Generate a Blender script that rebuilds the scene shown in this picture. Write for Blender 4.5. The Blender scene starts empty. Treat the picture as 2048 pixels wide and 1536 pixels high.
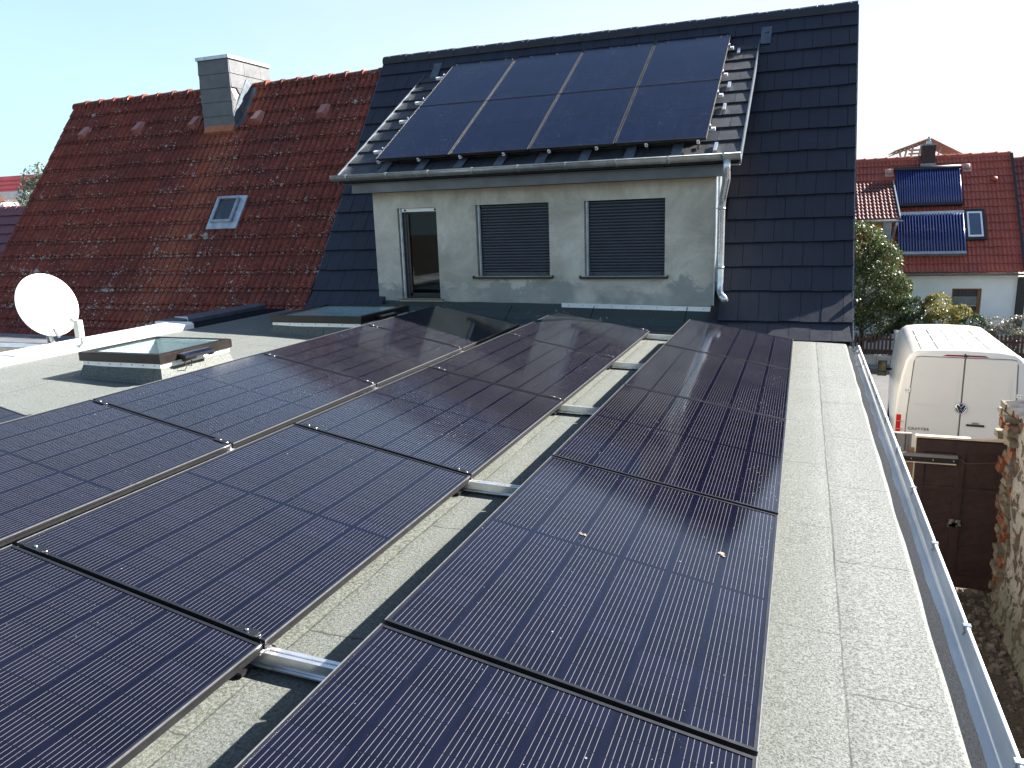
import bpy, math, random
from mathutils import Vector, Matrix, noise
random.seed(7)
R = math.radians
sc = bpy.context.scene
COL = sc.collection
# ------------------------------------------------------------------ camera
F_PX, YAW, PIT, ROL = 1536.03, R(-20.802), R(12.3544), R(-1.944)
fw = Vector((math.sin(YAW)*math.cos(PIT), math.cos(YAW)*math.cos(PIT), -math.sin(PIT)))
rt0 = Vector((math.cos(YAW), -math.sin(YAW), 0)); up0 = rt0.cross(fw)
rt = math.cos(ROL)*rt0 + math.sin(ROL)*up0
up = -math.sin(ROL)*rt0 + math.cos(ROL)*up0
cd = bpy.data.cameras.new('camera'); cam = bpy.data.objects.new('camera', cd); COL.objects.link(cam)
m = Matrix((rt, up, -fw)).transposed().to_4x4(); cam.matrix_world = m
cd.sensor_width = 36.0; cd.lens = F_PX/2048*36; cd.clip_start = 0.05; cd.clip_end = 3000
sc.camera = cam
# ------------------------------------------------------------------ light
SUN = Vector((1.24, 0.94, 1.0)).normalized()
EL = math.asin(SUN.z); AZ = math.atan2(SUN.x, SUN.y)          # azimuth from +Y towards +X
w = bpy.data.worlds.new('World'); sc.world = w; w.use_nodes = True
nt = w.node_tree; nt.nodes.clear()
sky = nt.nodes.new('ShaderNodeTexSky'); sky.sky_type = 'NISHITA'; sky.sun_disc = False
sky.sun_elevation = EL; sky.sun_rotation = AZ; sky.dust_density = .7; sky.air_density = 1.0; sky.ozone_density = 1.6
bg = nt.nodes.new('ShaderNodeBackground'); bg.inputs[1].default_value = 0.050
wo = nt.nodes.new('ShaderNodeOutputWorld')
# thin clouds, part of the sky itself
tc = nt.nodes.new('ShaderNodeTexCoord'); mp = nt.nodes.new('ShaderNodeMapping'); mp.inputs['Scale'].default_value = (1.6, 1.6, 5.0)
cn = nt.nodes.new('ShaderNodeTexNoise'); cn.inputs['Scale'].default_value = 1.7; cn.inputs['Detail'].default_value = 7; cn.inputs['Roughness'].default_value = .55
cr = nt.nodes.new('ShaderNodeMapRange'); cr.inputs[1].default_value = .50; cr.inputs[2].default_value = .78; cr.inputs[3].default_value = 0; cr.inputs[4].default_value = .25
mx = nt.nodes.new('ShaderNodeMixRGB'); mx.inputs[2].default_value = (5.2, 5.4, 5.6, 1)
nt.links.new(tc.outputs['Generated'], mp.inputs[0]); nt.links.new(mp.outputs[0], cn.inputs['Vector'])
nt.links.new(cn.outputs[0], cr.inputs[0]); nt.links.new(cr.outputs[0], mx.inputs[0]); nt.links.new(sky.outputs[0], mx.inputs[1])
sx = nt.nodes.new('ShaderNodeSeparateXYZ'); nt.links.new(tc.outputs['Generated'], sx.inputs[0])
hz = nt.nodes.new('ShaderNodeMapRange'); hz.interpolation_type = 'SMOOTHSTEP'
for i_, v_ in ((1, .02), (2, .60), (3, .90), (4, 0)): hz.inputs[i_].default_value = v_
nt.links.new(sx.outputs[2], hz.inputs[0]); mh = nt.nodes.new('ShaderNodeMixRGB'); vd = nt.nodes.new('ShaderNodeVectorMath'); vd.operation = 'DOT_PRODUCT'; nt.links.new(tc.outputs['Generated'], vd.inputs[0]); vd.inputs[1].default_value = (.80, .60, -.55)
wr_ = nt.nodes.new('ShaderNodeMapRange'); wr_.interpolation_type = 'SMOOTHSTEP'
for i_, v_ in ((1, -.35), (2, .42), (3, 0), (4, 1)): wr_.inputs[i_].default_value = v_
nt.links.new(vd.outputs['Value'], wr_.inputs[0]); hc = nt.nodes.new('ShaderNodeMixRGB'); hc.inputs[1].default_value = (3.05, 4.45, 4.9, 1); hc.inputs[2].default_value = (4.5, 4.75, 4.9, 1)
nt.links.new(wr_.outputs[0], hc.inputs[0])
nt.links.new(hz.outputs[0], mh.inputs[0]); nt.links.new(mx.outputs[0], mh.inputs[1]); nt.links.new(hc.outputs[0], mh.inputs[2]); nt.links.new(mh.outputs[0], bg.inputs[0]); nt.links.new(bg.outputs[0], wo.inputs[0])
sd = bpy.data.lights.new('sun', 'SUN'); sd.energy = 5.0; sd.angle = R(.5); sd.color = (1, .955, .88)
so = bpy.data.objects.new('sun', sd); COL.objects.link(so); so.rotation_euler = SUN.to_track_quat('Z', 'Y').to_euler()
sc.view_settings.view_transform = 'Standard'; sc.view_settings.look = 'None'
sc.view_settings.gamma = 1; sc.view_settings.exposure = 2.22
sc.render.engine = 'CYCLES'
sc.cycles.use_denoising = True; sc.cycles.max_bounces = 7; sc.cycles.transparent_max_bounces = 12
sc.cycles.caustics_reflective = False; sc.cycles.caustics_refractive = False; sc.cycles.sample_clamp_indirect = 4

# ------------------------------------------------------------------ node helper
class NB:
    def __init__(s, name):
        s.m = bpy.data.materials.new(name); s.m.use_nodes = True; s.t = s.m.node_tree; s.t.nodes.clear()
        s.out = s.n('ShaderNodeOutputMaterial'); s.p = s.n('ShaderNodeBsdfPrincipled'); s.l(s.p.outputs[0], s.out.inputs[0])
        s.co = s.n('ShaderNodeTexCoord').outputs['Object']
    def n(s, t, **k):
        x = s.t.nodes.new(t)
        for a, b in k.items(): setattr(x, a, b)
        return x
    def l(s, a, b): s.t.links.new(a, b)
    def put(s, sock, v):
        if hasattr(v, 'links') or isinstance(v, bpy.types.NodeSocket): s.l(v, sock)
        elif isinstance(v, (tuple, list)) and sock.type == 'RGBA' and len(v) == 3: sock.default_value = (*v, 1)
        else: sock.default_value = v
    def set(s, **k):
        for a, b in k.items(): s.put(s.p.inputs[a.replace('_', ' ')], b)
    def M(s, op, a, b=0.0, c=0.0, clamp=False):
        x = s.n('ShaderNodeMath', operation=op, use_clamp=clamp); s.put(x.inputs[0], a); s.put(x.inputs[1], b); s.put(x.inputs[2], c); return x.outputs[0]
    def noise(s, scale, detail=3, rough=.55, vec=None, dist=0):
        x = s.n('ShaderNodeTexNoise'); x.inputs['Scale'].default_value = scale; x.inputs['Detail'].default_value = detail
        x.inputs['Roughness'].default_value = rough; x.inputs['Distortion'].default_value = dist; s.l(vec or s.co, x.inputs['Vector']); return x.outputs[0]
    def vor(s, scale, vec=None, feature='F1', rnd=1):
        x = s.n('ShaderNodeTexVoronoi', feature=feature); x.inputs['Scale'].default_value = scale; x.inputs['Randomness'].default_value = rnd
        s.l(vec or s.co, x.inputs['Vector']); return x
    def red(s, sock):
        x = s.n('ShaderNodeSeparateColor'); s.l(sock, x.inputs[0]); return x.outputs[0]
    def rng(s, v, a, b, c=0.0, d=1.0):
        x = s.n('ShaderNodeMapRange'); s.put(x.inputs[0], v)
        for i, q in enumerate((a, b, c, d)): s.put(x.inputs[i+1], q)
        return x.outputs[0]
    def mix(s, f, a, b):
        x = s.n('ShaderNodeMixRGB'); s.put(x.inputs[0], f); s.put(x.inputs[1], a); s.put(x.inputs[2], b); return x.outputs[0]
    def sep(s, vec=None):
        x = s.n('ShaderNodeSeparateXYZ'); s.l(vec or s.co, x.inputs[0]); return x.outputs
    def map(s, scale=(1, 1, 1), loc=(0, 0, 0), rot=(0, 0, 0), vec=None):
        x = s.n('ShaderNodeMapping'); x.inputs['Scale'].default_value = scale; x.inputs['Location'].default_value = loc; x.inputs['Rotation'].default_value = rot
        s.l(vec or s.co, x.inputs[0]); return x.outputs[0]
    def bump(s, h, dist=.01, strength=1):
        x = s.n('ShaderNodeBump'); x.inputs['Strength'].default_value = strength; x.inputs['Distance'].default_value = dist
        s.l(h, x.inputs['Height']); s.l(x.outputs[0], s.p.inputs['Normal'])
    def rnd(s):
        return s.n('ShaderNodeObjectInfo').outputs['Random']

def sc3(c, k): return tuple(max(0, min(1, x*k)) for x in c)
MATS = {}
def mat(name, col, rough=.6, metal=0, var=.15, scale=4, bump=0, bscale=60, spec=.5):
    if name in MATS: return MATS[name]
    b = NB(name); f = b.rng(b.noise(scale, 5), .3, .7)
    b.set(Base_Color=b.mix(f, sc3(col, 1-var), sc3(col, 1+var)), Roughness=b.rng(b.noise(scale*2.3, 3), .3, .7, rough*.85, min(1, rough*1.15)), Metallic=float(metal))
    b.p.inputs['Specular IOR Level'].default_value = spec
    if bump: b.bump(b.noise(bscale, 4), bump)
    MATS[name] = b.m; return b.m

# ---- particular materials
def m_membrane():
    b = NB('roofing felt'); b.co = b.n('ShaderNodeNewGeometry').outputs['Position']; x, y, z = b.sep()
    g = b.noise(165, 4, .85); g2 = b.noise(60, 3, .7)
    base = b.mix(b.rng(g, .43, .585), (.008, .011, .0105), (.150, .162, .146))
    base = b.mix(b.rng(g2, .3, .7, 0, .25), base, (.05, .056, .048))
    # drip weathering below the panel rows is greener; tone gets paler towards the gutter
    big = b.noise(1.1, 5, .6, dist=.6)
    left = b.M('MULTIPLY', b.rng(x, -.4, .3, 1, 0), b.rng(x, 1.6, 2.0, 1, 1))
    open_ = b.rng(x, -1.35, -1.6, 0, 1)
    left = b.M('MULTIPLY', left, b.M('SUBTRACT', 1.0, b.M('MULTIPLY', open_, .8)))
    base = b.mix(b.M('MULTIPLY', open_, .36), base, (.072, .088, .077))
    base = b.mix(b.M('MULTIPLY', b.rng(big, .38, .66), b.M('MULTIPLY', left, .62)), base, (.042, .048, .024))
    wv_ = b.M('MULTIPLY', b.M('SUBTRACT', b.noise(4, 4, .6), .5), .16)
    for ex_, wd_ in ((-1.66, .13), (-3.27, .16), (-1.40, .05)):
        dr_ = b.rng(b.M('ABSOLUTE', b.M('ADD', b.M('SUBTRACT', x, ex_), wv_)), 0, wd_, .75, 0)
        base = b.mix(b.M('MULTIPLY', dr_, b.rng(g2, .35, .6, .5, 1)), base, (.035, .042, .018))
    st = b.noise(3.5, 4, .6, vec=b.map((1, .35, 1)))
    base = b.mix(b.rng(st, .52, .75, 0, .3), base, (.15, .15, .13))
    base = b.mix(b.M('MULTIPLY', b.M('MULTIPLY', b.M('SUBTRACT', 1.0, left), b.rng(b.noise(90, 3, .8), .42, .60)), .60), base, (.25, .258, .258))
    base = b.mix(b.M('MULTIPLY', b.rng(b.noise(2.3, 4, vec=b.map((1, .6, 1), (4, 2, 0))), .60, .74), b.M('MULTIPLY', left, .5)), base, (.12, .08, .03))
    # lap seams: along the sheets and across
    wob = b.M('MULTIPLY', b.M('SUBTRACT', b.noise(2.2, 5, .65), .5), .022)
    xs = b.M('ADD', x, wob); ys = b.M('ADD', y, b.M('MULTIPLY', b.M('SUBTRACT', b.noise(2.6, 5, .65, vec=b.map((1, 1, 1), (7, 3, 0))), .5), .10))
    ax = b.M('ABSOLUTE', b.M('SUBTRACT', b.M('FRACT', b.M('DIVIDE', b.M('ADD', xs, 8.5025), .915)), .5))
    colid = b.M('FLOOR', b.M('DIVIDE', b.M('ADD', x, 8.045), .915))
    yy = b.M('ADD', b.M('SUBTRACT', ys, .23), b.M('MULTIPLY', colid, .37))
    ay = b.M('ABSOLUTE', b.M('SUBTRACT', b.M('FRACT', b.M('DIVIDE', yy, 1.0)), .5))
    tx = b.rng(b.noise(3, 3), .35, .6, .0012, .0055)
    lx = b.M('LESS_THAN', b.M('MULTIPLY', ax, .915), tx); ly = b.M('LESS_THAN', b.M('MULTIPLY', ay, 1.0), b.M('MULTIPLY', tx, .9))
    seam = b.M('MAXIMUM', lx, ly); seam = b.M('MULTIPLY', seam, b.rng(b.noise(1.7, 4, .7), .35, .65, .5, .95))
    b.set(Base_Color=b.mix(seam, base, (.02, .02, .02)), Roughness=.8)
    b.p.inputs['Specular IOR Level'].default_value = .45
    stp = b.M('MULTIPLY', b.rng(b.M('ABSOLUTE', b.M('SUBTRACT', b.M('FRACT', b.M('DIVIDE', b.M('ADD', xs, 8.5025), .915)), .5)), 0, .06), .6)
    b.bump(b.M('ADD', b.M('MULTIPLY', g, .5), b.M('ADD', stp, b.M('MULTIPLY', big, 3))), .006, .9)
    return b.m
def m_felt_dark(name='dark felt', c1=(.0006, .0009, .0014), c2=(.0085, .0125, .021)):
    b = NB(name); g = b.noise(110, 3, .8)
    b.set(Base_Color=b.mix(b.rng(g, .44, .60), c1, c2), Roughness=.9); b.p.inputs['Specular IOR Level'].default_value = .15; b.bump(g, .006); return b.m
def m_upstand():
    b = NB('green bitumen upstand'); g = b.noise(120, 3, .8); s = b.rng(b.noise(5, 5, .7, dist=1.5), .62, .66)
    base = b.mix(b.rng(g, .35, .65), (.028, .040, .042), (.075, .098, .10))
    b.set(Base_Color=b.mix(b.M('MULTIPLY', s, .6), base, (.33, .37, .36)), Roughness=.85); b.bump(g, .004); return b.m
def m_cells(name, wx, ly, nx, ny, dots=1.0, wirec=(.17, .165, .165), c1=(.0020, .0019, .0064), c2=(.0036, .0034, .0110), spec=.42, wire_on=.8):
    # glass face of a module: cells, silver wires, dew drops with painted glints
    b = NB(name); x, y, z = b.sep(); rn = b.rnd()
    cw, ch = wx/nx, ly/ny
    fx = b.M('FRACT', b.M('ADD', b.M('DIVIDE', x, cw), 50.0)); 
    fy = b.M('FRACT', b.M('ADD', b.M('DIVIDE', y, ch), 50.0))
    ex = b.M('MULTIPLY', b.M('MINIMUM', fx, b.M('SUBTRACT', 1.0, fx)), cw); ey = b.M('MULTIPLY', b.M('MINIMUM', fy, b.M('SUBTRACT', 1.0, fy)), ch)
    gapx = b.M('LESS_THAN', ex, .0024); gapy = b.M('LESS_THAN', ey, .0022)
    mid = b.M('LESS_THAN', b.M('ABSOLUTE', y), .010)
    gap = b.M('MAXIMUM', b.M('MAXIMUM', gapx, gapy), mid)
    fwv = b.M('FRACT', b.M('ADD', b.M('DIVIDE', x, cw/11.0), 50.5))
    wd = b.M('MULTIPLY', b.M('ABSOLUTE', b.M('SUBTRACT', fwv, .5)), cw/11.0)
    wire = b.M('MULTIPLY', b.M('LESS_THAN', wd, .00066), b.M('SUBTRACT', 1.0, b.M('MAXIMUM', mid, gapx)))
    wire = b.M('MULTIPLY', wire, b.M('ADD', .25, b.M('MULTIPLY', b.M('LESS_THAN', .0022, ey), .75)))
    cid = b.M('ADD', b.M('FLOOR', b.M('DIVIDE', x, cw)), b.M('MULTIPLY', b.M('FLOOR', b.M('DIVIDE', y, ch)), 7.3))
    wn = b.n('ShaderNodeTexWhiteNoise', noise_dimensions='1D'); b.l(b.M('ADD', cid, b.M('MULTIPLY', rn, 91.0)), wn.inputs['W'])
    cell = b.mix(wn.outputs[0], c1, c2)
    col = b.mix(gap, cell, (.0024, .0028, .0080))
    col = b.mix(b.M('MULTIPLY', wire, wire_on), col, wirec)
    # dew drops, their sun glints painted as pale dots, and dust streaks
    sh = b.n('ShaderNodeVectorMath', operation='ADD'); cmb = b.n('ShaderNodeCombineXYZ'); b.l(b.M('MULTIPLY', rn, 37.0), cmb.inputs[0]); b.l(b.M('MULTIPLY', rn, 11.0), cmb.inputs[1])
    b.l(b.co, sh.inputs[0]); b.l(cmb.outputs[0], sh.inputs[1]); v = sh.outputs[0]
    dens = b.noise(2.2, 4, .6, vec=b.map((1, .5, 1), vec=v))
    wy = b.sep(b.n('ShaderNodeNewGeometry').outputs['Position'])[1]; far_ = b.rng(wy, 2.0, 6.5, .40, 1.2)
    v1 = b.vor(120, v); r1 = b.rng(b.red(v1.outputs['Color']), .62, 1, 0, .25)
    d1 = b.M('LESS_THAN', v1.outputs['Distance'], b.M('MULTIPLY', b.M('MULTIPLY', r1, far_), b.rng(dens, .35, .65, .25, 1.1*dots)))
    v2 = b.vor(30, v); r2 = b.rng(b.red(v2.outputs['Color']), .95, 1, 0, .10)
    d2 = b.M('LESS_THAN', v2.outputs['Distance'], r2)
    v3 = b.vor(46, v); r3 = b.M('MULTIPLY', b.rng(b.red(v3.outputs['Color']), .45, 1, .04, .20), b.rng(dens, .40, .60, .15, 1.0))
    d3 = b.M('LESS_THAN', v3.outputs['Distance'], b.M('MULTIPLY', r3, b.M('MULTIPLY', far_, dots*.9)))
    dots_ = b.M('MAXIMUM', b.M('MAXIMUM', b.M('MULTIPLY', d1, .55), b.M('MULTIPLY', d3, .8)), b.M('MULTIPLY', d2, .75))
    col = b.mix(b.M('MULTIPLY', dots_, .62), col, (.42, .42, .46))
    streak = b.rng(b.noise(6, 5, .7, vec=b.map((6, .5, 1), vec=v)), .58, .8, 0, .03)
    col = b.mix(streak, col, (.2, .19, .18))
    b.set(Base_Color=col, Roughness=b.M('ADD', b.rng(dens, .3, .7, .075, .12), b.M('MULTIPLY', dots_, .2)), IOR=1.5)
    b.p.inputs['Specular IOR Level'].default_value = spec
    hb = b.M('ADD', b.M('MULTIPLY', dots_, .5), b.M('MULTIPLY', b.noise(140, 2, vec=v), .08))
    b.bump(hb, .0009, .8)
    return b.m
def m_blacktile(name='anthracite tile', c=(.0088, .0112, .0215)):
    b = NB(name); n1 = b.noise(2.2, 5, .6); n2 = b.noise(220, 3, .8)
    isl = b.n('ShaderNodeNewGeometry').outputs['Random Per Island']
    cc = b.mix(b.rng(n1, .3, .7), sc3(c, .82), sc3(c, 1.25)); cc = b.mix(b.M('MULTIPLY', isl, .55), cc, sc3(c, 1.4))
    cc = b.mix(b.M('MULTIPLY', b.rng(b.noise(30, 5, .8), .62, .72), .25), cc, (.10, .11, .11))
    b.set(Base_Color=cc, Roughness=b.M('ADD', b.rng(b.noise(7, 4), .3, .7, .40, .54), b.M('MULTIPLY', isl, .12)))
    b.p.inputs['Specular IOR Level'].default_value = .5
    b.bump(b.M('ADD', b.M('MULTIPLY', n2, .6), b.M('MULTIPLY', b.noise(14, 3), .8)), .0025); return b.m
RX0_, RW_, RTOP_, RDS_ = -14.07, 7.125/30, -.989+math.tan(R(54))*(12.5-9.92)-.07+5.0, .335*math.sin(R(54))
def m_redtile():
    b = NB('weathered red tile'); x, y, z = b.sep()
    # tile id variation
    ix = b.M('FLOOR', b.M('DIVIDE', x, .235)); iz = b.M('FLOOR', b.M('DIVIDE', z, .285))
    wn = b.n('ShaderNodeTexWhiteNoise', noise_dimensions='2D'); cmb = b.n('ShaderNodeCombineXYZ'); b.l(ix, cmb.inputs[0]); b.l(iz, cmb.inputs[1]); b.l(cmb.outputs[0], wn.inputs['Vector'])
    n1 = b.noise(.9, 5, .65, dist=.5); n3 = b.noise(9, 5, .7)
    base = b.mix(b.rng(n3, .3, .7), (.120, .027, .019), (.30, .066, .041))
    base = b.mix(b.M('MULTIPLY', b.rng(wn.outputs[0], .55, 1), .45), base, (.27, .065, .038))
    base = b.mix(b.rng(n1, .42, .68, 0, .55), base, (.055, .020, .019))
    # washed orange run below the chimney (object origin = house base)
    drift = b.M('SUBTRACT', x, b.rng(z, 0, 8, -.2, .1))
    band = b.rng(b.M('ABSOLUTE', b.M('ADD', drift, b.M('MULTIPLY', b.M('SUBTRACT', n1, .5), 1.4))), .10, .60, 1, 0)
    base = b.mix(b.M('MULTIPLY', band, .55), base, (.36, .105, .055))
    # soot / moss strings along the laps
    moss = b.rng(b.noise(6, 6, .75, vec=b.map((1, 1, 2.2))), .54, .68, 0, .72)
    base = b.mix(moss, base, (.04, .026, .022))
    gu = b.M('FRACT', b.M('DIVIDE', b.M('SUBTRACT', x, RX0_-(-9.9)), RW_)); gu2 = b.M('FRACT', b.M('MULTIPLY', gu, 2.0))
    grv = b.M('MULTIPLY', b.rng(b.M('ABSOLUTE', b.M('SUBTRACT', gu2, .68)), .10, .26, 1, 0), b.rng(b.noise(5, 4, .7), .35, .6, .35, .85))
    base = b.mix(grv, base, (.035, .014, .013))  # groove moss, darkened further to strengthen the shade between the ribs
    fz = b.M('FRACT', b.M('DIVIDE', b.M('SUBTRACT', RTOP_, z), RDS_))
    lap = b.M('MULTIPLY', b.rng(fz, 0, .16, .8, 0), 1.0); base = b.mix(lap, base, (.030, .014, .013))  # dirt below each tile lap, darkened to carry the course shadow
    # lichen rosettes
    pat = b.noise(1.5, 4, .6, vec=b.map((1, .6, .6), (3, 1, 8)))
    pz = b.rng(z, 2.5, 6.5, 1.15, .85)
    dn = b.M('MULTIPLY', b.M('MULTIPLY', b.rng(pat, .34, .66, .35, 1.2), pz), b.rng(fz, .45, .9, .72, 1.35))
    va = b.vor(25); ra = b.M('MULTIPLY', b.rng(b.red(va.outputs['Color']), .38, 1, 0, .46), dn)
    wob = b.M('MULTIPLY', b.M('SUBTRACT', b.noise(70, 3, .7), .5), .22)
    la = b.M('LESS_THAN', b.M('ADD', va.outputs['Distance'], wob), ra)
    vb = b.vor(48); rb = b.M('MULTIPLY', b.rng(b.red(vb.outputs['Color']), .55, 1, 0, .38), dn)
    lb = b.M('LESS_THAN', vb.outputs['Distance'], rb)
    vc = b.vor(6.5); rc = b.M('MULTIPLY', b.rng(b.red(vc.outputs['Color']), .84, 1, 0, .36), dn)
    lc = b.M('LESS_THAN', b.M('ADD', vc.outputs['Distance'], b.M('MULTIPLY', b.M('SUBTRACT', b.noise(40, 4, .8), .5), .6)), rc)
    li = b.M('MAXIMUM', b.M('MAXIMUM', la, lb), lc)
    lcol = b.mix(b.noise(5), (.24, .23, .20), (.52, .48, .44))
    b.set(Base_Color=b.mix(b.M('MULTIPLY', li, .85), base, lcol), Roughness=.86)
    b.p.inputs['Specular IOR Level'].default_value = .3
    b.bump(b.M('ADD', b.noise(60, 4, .7), b.M('MULTIPLY', li, .7)), .005); return b.m
def m_render():
    b = NB('grey cement render'); x, y, z = b.sep()
    n1 = b.noise(1.5, 7, .68, dist=.6); n2 = b.noise(24, 4, .6)
    c = b.mix(b.rng(n1, .36, .64), (.405, .37, .315), (.66, .62, .54))
    c = b.mix(b.rng(n2, .3, .7, 0, .14), c, (.33, .32, .29))
    # damp blotches low on the wall with ragged upper edge (z is height above ground level of the house)
    hz = b.M('ADD', z, b.M('MULTIPLY', b.M('SUBTRACT', b.noise(1.9, 8, .72, dist=.8), .5), 1.25))
    damp = b.rng(hz, 4.10, 4.05, 0, 1)
    damp = b.M('MULTIPLY', damp, b.rng(b.noise(1.7, 3, vec=b.map((1, 1, 1), (5, 0, 2))), .36, .52))
    c = b.mix(b.M('MULTIPLY', damp, .75), c, (.27, .275, .27))
    dark = b.rng(b.noise(3.1, 5, .7, vec=b.map((1, 1, 1.6), (1, 4, 7))), .60, .68)
    low = b.rng(z, 4.25, 4.0, 0, 1)
    c = b.mix(b.M('MULTIPLY', b.M('MULTIPLY', dark, low), .4), c, (.19, .19, .185))
    top = b.rng(b.M('ADD', z, b.M('MULTIPLY', b.noise(3, 4, vec=b.map((3, 1, .4))), .35)), 5.36, 5.55, 0, .55)
    c = b.mix(top, c, (.33, .265, .17))
    hair = b.rng(b.M('ABSOLUTE', b.M('SUBTRACT', b.noise(2.2, 6, .65, dist=1), .5)), 0, .006, .35, 0)
    c = b.mix(b.M('MULTIPLY', hair, b.rng(b.noise(1.1, 2), .5, .6)), c, (.15, .15, .14))
    # round filler spots
    v = b.vor(1.25); sp = b.M('LESS_THAN', v.outputs['Distance'], .075)
    c = b.mix(b.M('MULTIPLY', sp, .30), c, (.62, .64, .64))
    b.set(Base_Color=c, Roughness=.92); b.p.inputs['Specular IOR Level'].default_value = .2
    b.bump(b.M('ADD', n2, b.M('MULTIPLY', n1, 2)), .006); return b.m
def m_zinc(name='zinc', c=(.40, .43, .46), rough=.38):
    b = NB(name); n = b.noise(9, 5, .65); n2 = b.noise(60, 3)
    b.set(Base_Color=b.mix(b.rng(n, .3, .7), sc3(c, .72), sc3(c, 1.25)), Metallic=.75, Roughness=b.rng(n2, .3, .7, rough*.9, rough*1.15)); b.bump(b.noise(2, 2), .0008); return b.m
def m_glass(name='window glass', tint=(.82, .93, .92), refl=1.0):
    b = NB(name); b.t.nodes.remove(b.p)
    tr = b.n('ShaderNodeBsdfTransparent'); tr.inputs[0].default_value = (*tint, 1)
    gl = b.n('ShaderNodeBsdfGlossy'); gl.inputs[1].default_value = .02; gl.inputs[0].default_value = (.95, .98, 1, 1)
    fr = b.n('ShaderNodeFresnel'); fr.inputs[0].default_value = 1.55
    ms = b.n('ShaderNodeMixShader'); b.l(b.M('MULTIPLY', fr.outputs[0], refl, clamp=True), ms.inputs[0]); b.l(tr.outputs[0], ms.inputs[1]); b.l(gl.outputs[0], ms.inputs[2]); b.l(ms.outputs[0], b.out.inputs[0]); return b.m
def m_brick():
    b = NB('old brick'); n = b.noise(3.5, 5, .7); n2 = b.noise(30, 4, .7); x, y, z = b.sep()
    c = b.mix(b.rng(n2, .3, .7), (.13, .042, .022), (.32, .11, .05))
    c = b.mix(b.rng(n, .50, .60, 0, .75), c, (.24, .20, .155)); c = b.mix(b.rng(b.noise(7, 4), .6, .7, 0, .7), c, (.06, .045, .035))
    b.set(Base_Color=c, Roughness=.95); b.bump(b.M('ADD', n2, b.noise(12, 4)), .02); return b.m
def m_flaked():
    b = NB('flaking whitewash'); n = b.noise(4.5, 7, .75, dist=.5); n2 = b.noise(26, 4, .7); x, y, z = b.sep()
    c = b.mix(b.rng(n2, .3, .7), (.22, .20, .17), (.42, .39, .345)); c = b.mix(b.rng(n, .50, .55), c, (.11, .065, .042))
    c = b.mix(b.rng(b.M('ADD', z, b.noise(2)), 1.1, .7, 0, .7), c, (.09, .09, .05))
    b.set(Base_Color=c, Roughness=.95); b.bump(b.M('ADD', b.M('MULTIPLY', b.rng(n, .52, .56), -1.0), n2), .015); return b.m
def m_leaf(name, a, b_, c_):
    b = NB(name); r = b.n('ShaderNodeNewGeometry').outputs['Random Per Island']
    c = b.mix(b.rng(r, 0, .6), a, b_); c = b.mix(b.rng(r, .8, 1, 0, .9), c, c_)
    b.set(Base_Color=c, Roughness=.42); b.p.inputs['Specular IOR Level'].default_value = .55
    tl = b.n('ShaderNodeBsdfTranslucent'); b.l(c, tl.inputs[0]); ms = b.n('ShaderNodeMixShader'); ms.inputs[0].default_value = .28
    b.l(b.p.outputs[0], ms.inputs[1]); b.l(tl.outputs[0], ms.inputs[2]); b.l(ms.outputs[0], b.out.inputs[0]); return b.m
def m_newtile(name, c):
    b = NB(name); n = b.noise(.8, 4); n2 = b.noise(12, 4)
    cc = b.mix(b.rng(n, .3, .7), sc3(c, .7), sc3(c, 1.15)); cc = b.mix(b.rng(n2, .35, .7, 0, .35), cc, sc3(c, .45))
    b.set(Base_Color=cc, Roughness=.5); b.bump(n2, .01); return b.m
def m_ground():
    b = NB('soil'); n = b.noise(1.5, 6, .7); n2 = b.noise(30, 5, .7)
    c = b.mix(b.rng(n2, .35, .65), (.035, .025, .018), (.12, .09, .065)); c = b.mix(b.rng(n, .55, .65, 0, .5), c, (.06, .075, .03))
    b.set(Base_Color=c, Roughness=.97); b.bump(n2, .05); return b.m

MEM, FDK, UPS = m_membrane(), m_felt_dark(), m_upstand()
CELLS = m_cells('module glass', 1.110, 1.698, 6, 18)
CELLD = m_cells('dormer module glass', 1.058, 1.596, 6, 18, dots=.85, c1=(.003, .006, .020), c2=(.004, .008, .027), spec=.22, wire_on=.12)
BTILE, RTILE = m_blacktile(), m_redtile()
DTILE = m_blacktile('dormer tile', (.019, .021, .026))
RENDER, ZINC, ZINCD = m_render(), m_zinc(), m_zinc('dark zinc', (.20, .225, .26), .45)
GZINC = mat('gutter zinc', (.64, .65, .63), .5, .05, .10, 2.5, .0005, 4)
GLASS = m_glass('skylight glass', (.90, .975, .98), .40); GLASSD = m_glass('door glass', (.50, .52, .54), .35)
ALU = mat('aluminium', (.72, .73, .75), .30, .85, .1, 12)
ALUW = mat('bright aluminium trim', (.80, .81, .82), .4, .25, .06, 6)
FRAME = mat('black anodised frame', (.0075, .008, .011), .42, .1, .2, 8)
FRSIDE = mat('frame side', (.006, .006, .007), .6, 0, .15, 8)
EDGE = mat('bright frame edge', (.26, .26, .27), .35, .7, .2, 30)
STEEL = mat('steel screw', (.75, .75, .76), .22, 1, .1, 20)
BLACKM = mat('black plastic', (.012, .012, .014), .45, 0, .2, 9)
SHUT = mat('anthracite shutter', (.042, .048, .062), .38, .1, .12, 5)
BROWN = mat('dark brown aluminium', (.012, .0085, .0075), .4, .2, .2, 6)
WHITE = mat('white plastic', (.80, .80, .78), .45, 0, .04, 3)
WPAINT = mat('white van paint', (.66, .64, .61), .22, 0, .03, 1.2)
WSHAFT = mat('white shaft lining', (.80, .82, .82), .7, 0, .03, 3)
RUBBER = mat('rubber', (.015, .015, .015), .8)
WOODB = mat('brown painted board', (.040, .017, .014), .7, 0, .3, 5, .004, 30)
WOODL = mat('raw pine edge', (.62, .50, .36), .7, 0, .15, 9, .002, 40)
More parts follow.
